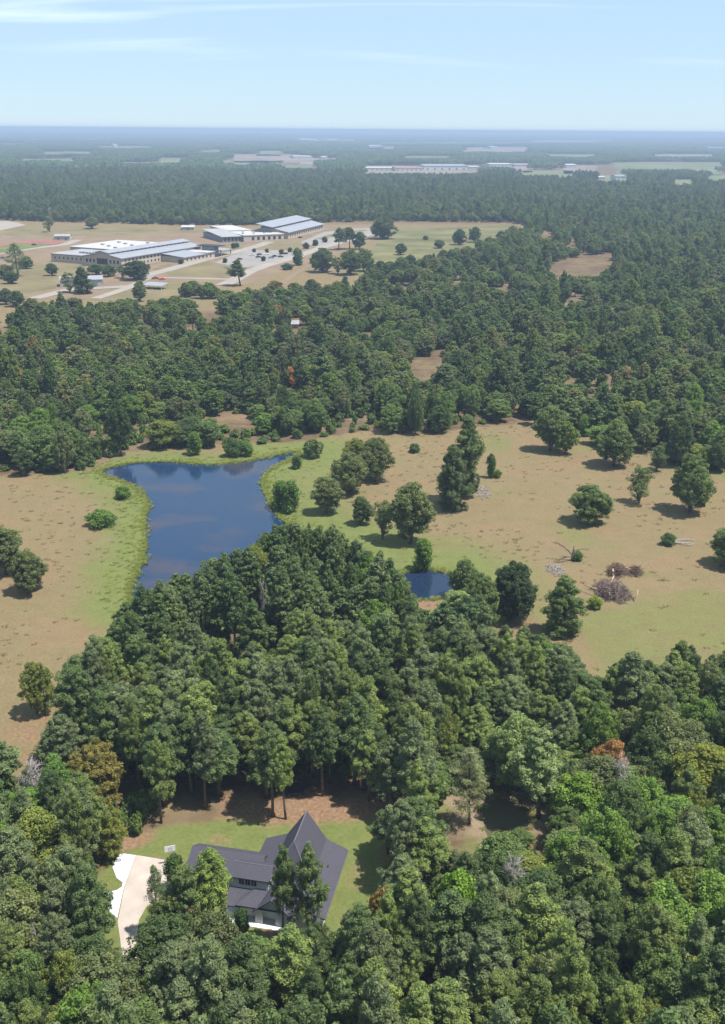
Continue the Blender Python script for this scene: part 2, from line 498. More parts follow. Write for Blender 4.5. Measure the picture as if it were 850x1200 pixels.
m_ground, nt, bs = newmat('ground_cover')
N, L = nt.nodes, nt.links
bs.inputs['Roughness'].default_value = 0.95
bs.inputs['Specular IOR Level'].default_value = 0.05
tcn = N.new('ShaderNodeTexCoord')
def noise_node(scale, detail=6, rough=.6, N=N, L=L, vec=None):
    n = N.new('ShaderNodeTexNoise'); n.inputs['Scale'].default_value = scale
    n.inputs['Detail'].default_value = detail; n.inputs['Roughness'].default_value = rough
    L.new(vec if vec is not None else tcn.outputs['Object'], n.inputs['Vector'])
    return n.outputs['Fac']
def ramp(fac, stops, N=N, L=L):
    r = N.new('ShaderNodeValToRGB'); e = r.color_ramp.elements
    while len(e) < len(stops): e.new(.5)
    for k, (p_, c) in enumerate(stops): e[k].position = p_; e[k].color = (*c, 1)
    L.new(fac, r.inputs[0]); return r.outputs[0]
def mixrgb(fac, a, b, mode='MIX', N=N, L=L):
    m_ = N.new('ShaderNodeMixRGB'); m_.blend_type = mode
    for s_, v in ((0, fac), (1, a), (2, b)):
        if isinstance(v, (int, float)): m_.inputs[s_].default_value = v
        elif isinstance(v, tuple): m_.inputs[s_].default_value = (*v, 1)
        else: L.new(v, m_.inputs[s_])
    return m_.outputs[0]
def mathn(op_, a, b=None, clamp=False, N=N, L=L):
    m_ = N.new('ShaderNodeMath'); m_.operation = op_; m_.use_clamp = clamp
    for s_, v in ((0, a), (1, b)):
        if v is None: continue
        if isinstance(v, (int, float)): m_.inputs[s_].default_value = v
        else: L.new(v, m_.inputs[s_])
    return m_.outputs[0]
att = N.new('ShaderNodeAttribute'); att.attribute_name = 'cover'
spl = N.new('ShaderNodeSeparateColor'); L.new(att.outputs['Color'], spl.inputs[0])
nA = noise_node(.035, 8, .62); nB = noise_node(.22, 8, .7); nC = noise_node(1.3, 6, .7)
def edge(w, n, k=.55):           # break the zone's edge up with noise
    s_ = mathn('MULTIPLY', mathn('SUBTRACT', n, .5), k * 2)
    v = mathn('MULTIPLY', mathn('SUBTRACT', mathn('ADD', w, s_), .25), 2.0, True)
    return mathn('MULTIPLY', v, mathn('MULTIPLY', w, 6.0, True))
litter = ramp(nB, [(.3, (.05, .036, .024)), (.55, (.11, .075, .045)), (.75, (.2, .13, .08))])
litter = mixrgb(mathn('MULTIPLY', mathn('SUBTRACT', nA, .42), 3.0, True), litter, (.175, .135, .078))
dry = ramp(nA, [(.32, (0.172, 0.109, 0.064)), (.43, (0.168, 0.126, 0.070)), (.52, (0.130, 0.122, 0.059)), (.6, (0.168, 0.130, 0.071)), (.72, (0.181, 0.118, 0.074))])
dry = mixrgb(.4, dry, ramp(nB, [(.3, (0.119, 0.084, 0.045)), (.5, (0.174, 0.129, 0.071)), (.72, (0.212, 0.156, 0.094))]))
dry = mixrgb(.35, dry, ramp(nC, [(.32, (0.082, 0.063, 0.034)), (.55, (0.183, 0.133, 0.074)), (.75, (0.228, 0.168, 0.102))]))
grs = ramp(nB, [(.3, (0.083, 0.104, 0.030)), (.5, (0.121, 0.139, 0.045)), (.7, (0.156, 0.158, 0.057))])
grs = mixrgb(.4, grs, ramp(nC, [(.3, (0.052, 0.071, 0.020)), (.7, (0.152, 0.171, 0.057))]))
soilc = ramp(nC, [(.3, (0.117, 0.069, 0.040)), (.5, (0.183, 0.114, 0.070)), (.72, (0.249, 0.177, 0.118))])
sandc = ramp(nB, [(.3, (0.166, 0.120, 0.076)), (.6, (0.233, 0.177, 0.118)), (.8, (0.277, 0.228, 0.166))])
sandc = mixrgb(.35, sandc, ramp(nC, [(.35, (0.089, 0.069, 0.043)), (.7, (0.249, 0.206, 0.150))]))
c = mixrgb(edge(spl.outputs[0], nB), litter, dry)
c = mixrgb(edge(spl.outputs[1], nB, .4), c, grs)
c = mixrgb(edge(spl.outputs[2], nB, .45), c, soilc)
c = mixrgb(edge(att.outputs['Alpha'], nB, .45), c, sandc)
L.new(c, bs.inputs['Base Color'])
bmp = N.new('ShaderNodeBump'); bmp.inputs['Strength'].default_value = .5; bmp.inputs['Distance'].default_value = .5
L.new(nC, bmp.inputs['Height']); L.new(bmp.outputs[0], bs.inputs['Normal'])
gm = quads_mesh('ground', np.column_stack([gp, gz]), Q, m_ground)
ca = gm.color_attributes.new('cover', 'FLOAT_COLOR', 'POINT')
ca.data.foreach_set('color', np.column_stack([W[:, 0], W[:, 1], W[:, 2], W[:, 3]]).astype(np.float32).ravel())
tag(obj('ground', gm), kind='structure')

# ------------------------------------------------------------------ water
def watermat(name, base, base2, rough, bump, algae=0.0):
    m, nt, b = newmat(name)
    N, L = nt.nodes, nt.links
    t = N.new('ShaderNodeTexCoord')
    mpn = N.new('ShaderNodeMapping'); mpn.inputs['Scale'].default_value = (.55, 1.0, 1); L.new(t.outputs['Object'], mpn.inputs[0])
    n1 = noise_node(.05, 6, .55, N, L, mpn.outputs[0]); n2 = noise_node(.9, 4, .6, N, L, mpn.outputs[0])
    col = ramp(n1, [(.5, base), (.66, base2)], N, L)
    L.new(col, b.inputs['Base Color'])
    if algae > 0:
        L.new(mathn('MULTIPLY', ramp(n1, [(.55, (0, 0, 0)), (.7, (1, 1, 1))], N, L), algae, False, N, L), b.inputs['Roughness'])
    else:
        b.inputs['Roughness'].default_value = rough
    b.inputs['IOR'].default_value = 1.333
    b.inputs['Specular IOR Level'].default_value = .5
    bp = N.new('ShaderNodeBump'); bp.inputs['Strength'].default_value = bump; bp.inputs['Distance'].default_value = .08
    L.new(n2, bp.inputs['Height']); L.new(bp.outputs[0], b.inputs['Normal'])
    return m
M['water'] = watermat('lake_water', (.009, .027, .066), (.036, .036, .055), .05, .3, .18)  # blue of the reflected sky put into the base colour; second colour is algae
M['water2'] = watermat('pond_water', (.009, .02, .046), (.01, .02, .045), .05, .16)
M['water3'] = watermat('pool_water', (.075, .068, .038), (.085, .075, .044), .05, .1)
def water(name, poly, mat, label):
    c = poly.mean(0)
    pts = c + (poly - c) * 1.0
    # push the outline slightly into the bank so that the ground cuts the waterline
    nrm = np.roll(pts, -1, 0) - np.roll(pts, 1, 0)
    nrm = np.stack([nrm[:, 1], -nrm[:, 0]], 1); nrm /= np.linalg.norm(nrm, axis=1)[:, None]
    if (( (pts - c) * nrm).sum(1) < 0).mean() > .5: nrm = -nrm
    pts = pts + nrm * 0.9
    mb = MB(); mb.poly([(x, y, -.2) for x, y in pts])
    o = mb.build(name, mat)
    tag(o, kind='structure')
    return o
water('lake', LAKE, M['water'], '')
water('pond', POND, M['water2'], '')
water('pool', POOL, M['water3'], '')

# ------------------------------------------------------------------ tree prototypes
def leaf_quads(pos, nrm, size, rng, aspect=0.75):
    n = len(pos)
    nrm = nrm / (np.linalg.norm(nrm, axis=1)[:, None] + 1e-9)
    r = rng.normal(size=(n, 3))
    a = np.cross(nrm, r); a /= (np.linalg.norm(a, axis=1)[:, None] + 1e-9)
    b = np.cross(nrm, a)
    s = size[:, None] if np.ndim(size) else size
    a = a * s; b = b * s * aspect
    bend = nrm * (s * .18)
    V = np.stack([pos - a - bend, pos - b + bend, pos + a - bend, pos + b + bend], 1).reshape(-1, 3)
    Q = np.arange(4 * n).reshape(n, 4)
    return V, Q

def clump_leaves(centers, radii, per, size, rng, up=.35, noise=.55, flat=.8):
    n = len(centers)
    d = rng.normal(size=(n, per, 3)); d /= np.linalg.norm(d, axis=2)[:, :, None]
    d[:, :, 2] += up * rng.random((n, per)); d /= np.linalg.norm(d, axis=2)[:, :, None]
    rad = radii[:, None] * (rng.random((n, per)) ** .45 * .62 + .42)
    sc = np.array([1, 1, flat])
    pos = centers[:, None, :] + d * rad[:, :, None] * sc
    nr = d + rng.normal(size=d.shape) * noise + np.array([0, 0, .22])
    sz = size * rng.uniform(.7, 1.3, (n, per))
    tint = np.clip(.42 + rng.normal(size=(n, 1)) * .13 + rng.normal(size=(n, per)) * .12, 0, 1)
    return pos.reshape(-1, 3), nr.reshape(-1, 3), sz.ravel(), tint.ravel()

def wood_np(mb):
    return np.array(mb.v, float), mb.f

def pine(seed, H=20.0, R=3.7, base=.42, nb=58, per=84, size=.19, dens=1.75, clr=(.4, .78), lean=0.4):
    rng = np.random.default_rng(seed)
    mb = MB()
    bend = rng.normal(size=2) * lean
    ax = lambda z: np.array([bend[0] * math.sin(z / H * 2.2), bend[1] * math.sin(z / H * 1.7), z])
    zs = np.linspace(0, H * .97, 7)
    mb.tube([ax(z) for z in zs], [.30 * (1 - .88 * z / H) + .02 for z in zs], 7)
    C, Rr = [], []
    az = rng.random() * 6.28
    lop = rng.random() * 6.28
    for i in range(nb):
        t = ((i + rng.random()) / nb) ** .92
        z0 = H * (base + (1 - base) * t * .96)
        az += 2.4 + rng.normal() * .35
        env = max(0.02, 1 - max(0, (t - .2) / .83) ** 1.55) ** .8 * min(1, .66 + t * 1.6)
        Lb = R * env * rng.uniform(.55, 1.12) * (1 + .16 * math.cos(az - lop))
        el = RAD(rng.normal(-4 + 46 * t, 16))
        dr = np.array([math.cos(az) * math.cos(el), math.sin(az) * math.cos(el), math.sin(el)])
        s = ax(z0); e = s + dr * Lb; e[2] += .05 * Lb
        mid = (s + e) / 2; mid[2] -= .06 * Lb
        mb.tube([s, mid, e], [.055 + .012 * Lb, .04, .015], 3, False)
        side = np.array([-dr[1], dr[0], 0])
        k = max(2, int(Lb * 1.25 * dens))
        for j in range(k):
            f = .38 + .62 * (j + rng.random() * .8) / k
            c = s * (1 - f) + e * f + side * rng.normal() * .42 * Lb * .45 + np.array([0, 0, rng.normal() * .38 + .15])
            C.append(c); Rr.append(rng.uniform(*clr) * (.85 + .15 * (1 - t)))
    for j in range(4):
        C.append(ax(H * .97) + np.array([rng.normal() * .4, rng.normal() * .4, rng.uniform(-.8, .5)])); Rr.append(rng.uniform(.45, .75))
    C = np.array(C); Rr = np.array(Rr)
    pos, nr, sz, ti = clump_leaves(C, Rr, per, size, rng, up=.4, noise=.5, flat=1.0)
    V, Qd = leaf_quads(pos, nr, sz, rng, .36)
    return mb, V, Qd, ti

def broad(seed, H=14.0, R=5.0, base=.22, lobes=9, cl=46, per=82, size=.14, gap=0.0, trunk_r=.34, tall=1.0):
    rng = np.random.default_rng(seed)
    mb = MB()
    hb = H * base
    top = H
    cz = hb + (top - hb) * .49
    hh = (top - hb) / 2
    C, Rr = [], []
    mb.tube([(0, 0, 0), (rng.normal() * .15, rng.normal() * .15, hb * .7), (rng.normal() * .3, rng.normal() * .3, cz)], [trunk_r, trunk_r * .8, trunk_r * .4], 7)
    lc, lr = [], []
    for i in range(lobes):
        th = i * 2.4 + rng.normal() * .4
        zf = (-.95 + 1.75 * (i - 1 + rng.random()) / (lobes - 1)) if i else .95
        rr = R * math.sqrt(max(.05, 1 - abs(zf) ** 2.4)) * (1 - .35 * max(0, zf)) * rng.uniform(.36, .66) if i else R * .06
        c = np.array([math.cos(th) * rr, math.sin(th) * rr, cz + zf * hh * .72])
        r = R * rng.uniform(.34, .5) * (.8 if zf > .6 else 1)
        lc.append(c); lr.append(np.array([r, r, min(r, hh * .55) * rng.uniform(.9, 1.2) * tall]))
        m = c * np.array([.45, .45, 1]); m[2] = hb + (c[2] - hb) * .45
        mb.tube([(0, 0, hb * .75), m, c], [trunk_r * .5, trunk_r * .32, .05], 5, False)
    lc = np.array(lc); lr = np.array(lr)
    for i in range(lobes):
        n = int(cl * (lr[i][0] / (R * .45)) ** 2)
        d = rng.normal(size=(n, 3)); d[:, 2] += .25; d /= np.linalg.norm(d, axis=1)[:, None]
        p = lc[i] + d * lr[i] * rng.uniform(.6, 1.16, (n, 1))
        keep = np.ones(n, bool)
        for j in range(lobes):
            if j != i:
                keep &= (((p - lc[j]) / lr[j]) ** 2).sum(1) > .42
        keep &= rng.random(n) > gap
        p = p[keep]
        p[:, 2] = np.maximum(p[:, 2], hb * .6)
        C.append(p); Rr.append(rng.uniform(.4, .85, len(p)))
    C = np.concatenate(C); Rr = np.concatenate(Rr)
    pos, nr, sz, ti = clump_leaves(C, Rr, per, size, rng, up=.3, noise=.55, flat=.95)
    V, Qd = leaf_quads(pos, nr, sz, rng, .8)
    return mb, V, Qd, ti

def bare(seed, H=12.0, R=3.5, leaf=0):
    """leafless tree: trunk and three orders of twigs"""
    rng = np.random.default_rng(seed)
    mb = MB(); tw = MB()
    ends = []
    mb.tube([(0, 0, 0), (.1, .1, H * .4), (.2, -.1, H * .75), (.1, 0, H)], [.26, .2, .1, .02], 7)
    for i in range(26):
        t = rng.uniform(.25, .98); az = i * 2.4 + rng.normal() * .3
        s = np.array([.15 * t, 0, H * t]); Lb = R * (1.15 - t * .75) * rng.uniform(.6, 1.1)
        el = RAD(rng.uniform(20, 60))
        d = np.array([math.cos(az) * math.cos(el), math.sin(az) * math.cos(el), math.sin(el)])
        e = s + d * Lb
        mb.tube([s, (s + e) / 2 + rng.normal(size=3) * .1, e], [.09, .05, .015], 4, False)
        for j in range(7):
            f = rng.uniform(.3, 1); b0 = s * (1 - f) + e * f
            d2 = d + rng.normal(size=3) * .6; d2 /= np.linalg.norm(d2)
            e2 = b0 + d2 * Lb * .42 * rng.uniform(.6, 1.1)
            tw.tube([b0, e2], [.03, .01], 3, False); ends.append(e2)
            for k in range(4):
                g = rng.uniform(.3, 1); c0 = b0 * (1 - g) + e2 * g
                d3 = d2 + rng.normal(size=3) * .7; d3 /= np.linalg.norm(d3)
                tw.tube([c0, c0 + d3 * .75], [.02, .008], 3, False)
    return mb, tw, np.array(ends)

TREES = bpy.data.collections.new('tree_kinds')       # sources of the instanced woods (not in the scene)
PROTO = {}
def add_proto(key, data, leafm, barkm, H):
    mb, V, Qd, ti = data
    trunk = mesh_from(key + '_trunk', mb.v, mb.f, barkm, smooth=True)
    crown = quads_mesh(key + '_crown', V, Qd, leafm, tint=ti)
    half = np.percentile(np.abs(V[:, :2]), 97)
    PROTO[key] = dict(fixed={'pine_needles': 'pine', 'broad_leaves': 'leaf', 'bush_leaves': 'bush'}[leafm.name], trunk=trunk, crown=crown, H=float(V[:, 2].max()), R=float(half))

def add_instance(key, data, leafm, barkm):
    """joined light version for the instanced woods; name order is the instance index"""
    mb, V, Qd, ti = data
    tv = np.array(mb.v, float); fs = [tuple(f) for f in mb.f if len(f) == 4]
    tq = np.array(fs, int)
    V2 = np.concatenate([V, tv]); Q2 = np.concatenate([Qd, tq + len(V)])
    mi = np.concatenate([np.zeros(len(Qd)), np.ones(len(tq))])
    t2 = np.concatenate([ti, np.full(len(tq), .4)])
    me = quads_mesh(key, V2, Q2, [leafm, barkm], midx=mi, tint=t2)
    o = bpy.data.objects.new(key, me)
    TREES.objects.link(o)

NP_, NB_ = 8, 9
prng = np.random.default_rng(11)
pine_par, broad_par = [], []
for i in range(NP_):
    pine_par.append(dict(seed=100 + i, H=20.0, R=prng.uniform(3.3, 4.7), base=prng.uniform(.34, .5), nb=int(prng.uniform(52, 70))))
for i in range(NB_):
    broad_par.append(dict(seed=200 + i, H=14.0, R=prng.uniform(4.0, 5.2), base=prng.uniform(.05, .13), lobes=int(prng.uniform(10, 15)), tall=prng.uniform(1.0, 1.3)))
for i, p_ in enumerate(pine_par):
    add_proto('pine%d' % i, pine(**p_), M['pine'], M['bark'], 20)
    add_instance('a_pine%d' % i, pine(**{**p_, 'per': 26, 'size': .36}), M['pine'], M['bark'])
for i, p_ in enumerate(broad_par):
    add_proto('broad%d' % i, broad(**p_), M['leaf'], M['bark'], 14)
    add_instance('b_broad%d' % i, broad(**{**p_, 'per': 24, 'size': .29}), M['leaf'], M['bark'])
# special kinds
add_proto('sparse', broad(301, 12, 3.6, .1, 9, 26, 70, .13, .35), M['leaf'], M['bark'], 12)
add_proto('cone', pine(302, 16, 4.2, .04, 80, 84, .19, 1.9, (.42, .78)), M['pine'], M['bark'], 16)
add_proto('dense', broad(303, 14, 5.2, .03, 18, 52, 84, .14), M['leaf'], M['bark'], 14)
add_proto('greypine', pine(304, 18, 4.4, .22, 56, 34, .17, 1.5, (.45, .85)), M['pine'], M['bark'], 18)
add_proto('bushA', broad(305, 3.2, 2.2, .03, 8, 22, 70, .13, 0, .08), M['bush'], M['bark'], 3.2)
add_proto('bushB', broad(306, 4.5, 2.2, .03, 9, 22, 70, .13, .1, .08, 1.3), M['bush'], M['bark'], 4.5)
add_proto('sapling', broad(307, 6, 1.6, .03, 10, 20, 70, .13, .15, .08, 1.5), M['bush'], M['bark'], 6)
for i in range(4):
    add_instance('c_bush%d' % i, broad(310 + i, 3.6, 2.3, .04, 7, 16, 22, .3, 0, .08, 1.2), M['bush'], M['bark'])
# patches of far canopy: many small crowns in one instance
def canopy_patch(seed, S=90.0, n=130):
    rng = np.random.default_rng(seed)
    P_, N_, T_, Z_ = [], [], [], []
    for k in range(n):
        x, y = rng.uniform(-S / 2, S / 2, 2); r = rng.uniform(3.6, 6.2); h = rng.uniform(11, 19)
        m = 52
        d = rng.normal(size=(m, 3)); d[:, 2] = np.abs(d[:, 2]) * 1.2 - .25; d /= np.linalg.norm(d, axis=1)[:, None]
        P_.append(np.array([x, y, h - r * 1.1]) + d * np.array([r, r, r * 1.2]) * rng.uniform(.75, 1.1, (m, 1)))
        N_.append(d + rng.normal(size=(m, 3)) * .35); T_.append(np.clip(.42 + rng.normal() * .2 + rng.normal(size=m) * .1, 0, 1)); Z_.append(rng.uniform(1.0, 1.7, m))
    V, Qd = leaf_quads(np.concatenate(P_), np.concatenate(N_), np.concatenate(Z_), rng, .85)
    return V, Qd, np.concatenate(T_)
for i in range(4):
    V, Qd, ti = canopy_patch(400 + i)
    me = quads_mesh('d_canopy%d' % i, V, Qd, M['far'], tint=ti)
    TREES.objects.link(bpy.data.objects.new('d_canopy%d' % i, me))
# grass tufts
def tuft(seed, h=.9, r=.55, n=26):
    rng = np.random.default_rng(seed)
    a = rng.random(n) * 6.28; b = np.stack([np.cos(a), np.sin(a), 0 * a], 1)
    b0 = b * rng.uniform(0, r * .6, (n, 1)); w = np.stack([-b[:, 1], b[:, 0], 0 * a], 1) * .05
    hh = h * rng.uniform(.5, 1.1, n); tip = b0 + b * rng.uniform(.1, .5, (n, 1)) + np.stack([0 * a, 0 * a, hh], 1)
    V = np.stack([b0 - w, b0 + w, tip + w * .5, tip - w * .5], 1).reshape(-1, 3)
    return V, np.arange(4 * n).reshape(n, 4), np.clip(.45 + rng.normal(size=n) * .18, 0, 1)
for i in range(3):
    V, Qd, ti = tuft(500 + i, 1.0, .9, 34)
    TREES.objects.link(bpy.data.objects.new('e_tuft%d' % i, quads_mesh('e_tuft%d' % i, V, Qd, M['tuft'], tint=ti)))
for i in range(3):
    V, Qd, ti = tuft(510 + i, .34, .8, 22)
    TREES.objects.link(bpy.data.objects.new('f_weed%d' % i, quads_mesh('f_weed%d' % i, V, Qd, M['weed'], tint=ti)))
ORDER = {n: i for i, n in enumerate(sorted(o.name for o in TREES.objects))}

def scatter(name, pts, idxs, rots, scales, label, cat):
    """one object of kind stuff: instances of the tree kinds on points"""
    me = bpy.data.meshes.new(name)
    n = len(pts)
    me.vertices.add(n); me.vertices.foreach_set('co', np.asarray(pts, np.float32).ravel())
    for nm, ty, arr in (('idx', 'INT', np.asarray(idxs, np.int32)), ('rot', 'FLOAT', np.asarray(rots, np.float32))):
        a = me.attributes.new(nm, ty, 'POINT'); a.data.foreach_set('value', arr)
    a = me.attributes.new('scl', 'FLOAT_VECTOR', 'POINT'); a.data.foreach_set('vector', np.asarray(scales, np.float32).ravel())
    me.update()
    o = obj(name, me)
    ng = bpy.data.node_groups.new(name, 'GeometryNodeTree')
    ng.interface.new_socket('Geometry', in_out='INPUT', socket_type='NodeSocketGeometry')
    ng.interface.new_socket('Geometry', in_out='OUTPUT', socket_type='NodeSocketGeometry')
    nn, ll = ng.nodes, ng.links
    gi = nn.new('NodeGroupInput'); go = nn.new('NodeGroupOutput')
    ci = nn.new('GeometryNodeCollectionInfo'); ci.inputs['Collection'].default_value = TREES
    ci.inputs['Separate Children'].default_value = True; ci.inputs['Reset Children'].default_value = True
    iop = nn.new('GeometryNodeInstanceOnPoints'); iop.inputs['Pick Instance'].default_value = True
    def na(nm, ty):
        x = nn.new('GeometryNodeInputNamedAttribute'); x.data_type = ty; x.inputs['Name'].default_value = nm; return x.outputs['Attribute']
    cx = nn.new('ShaderNodeCombineXYZ'); ll.new(na('rot', 'FLOAT'), cx.inputs[2])
    ll.new(gi.outputs[0], iop.inputs['Points']); ll.new(ci.outputs[0], iop.inputs['Instance'])
    ll.new(na('idx', 'INT'), iop.inputs['Instance Index'])
    ll.new(cx.outputs[0], iop.inputs['Rotation']); ll.new(na('scl', 'FLOAT_VECTOR'), iop.inputs['Scale'])
    ll.new(iop.outputs[0], go.inputs[0])
    md = o.modifiers.new('scatter', 'NODES'); md.node_group = ng
    tag(o, label, cat, kind='stuff')
    return o

TREE_COUNT = {}
def tree(name, key, base, h, w, label, cat, group=None, color=(1, 1, 1), rz=None, even=False):
    """one tree: Empty at its foot > trunk, crown"""
    p_ = PROTO[key]
    sx = w / 2 / p_['R']; sz = h / p_['H']
    e = empty(name, base, random.uniform(0, 6.28) if rz is None else rz, (sx, sx, sz))
    obj('trunk', p_['trunk'], e)
    c = obj('crown', p_['crown'], e)
    c.color = (*color, 1)
    if even:
        c.material_slots[0].link = 'OBJECT'; c.material_slots[0].material = FIXED[p_['fixed']]
    tag(e, label, cat, group)
    TREE_COUNT[cat] = TREE_COUNT.get(cat, 0) + 1
    return e

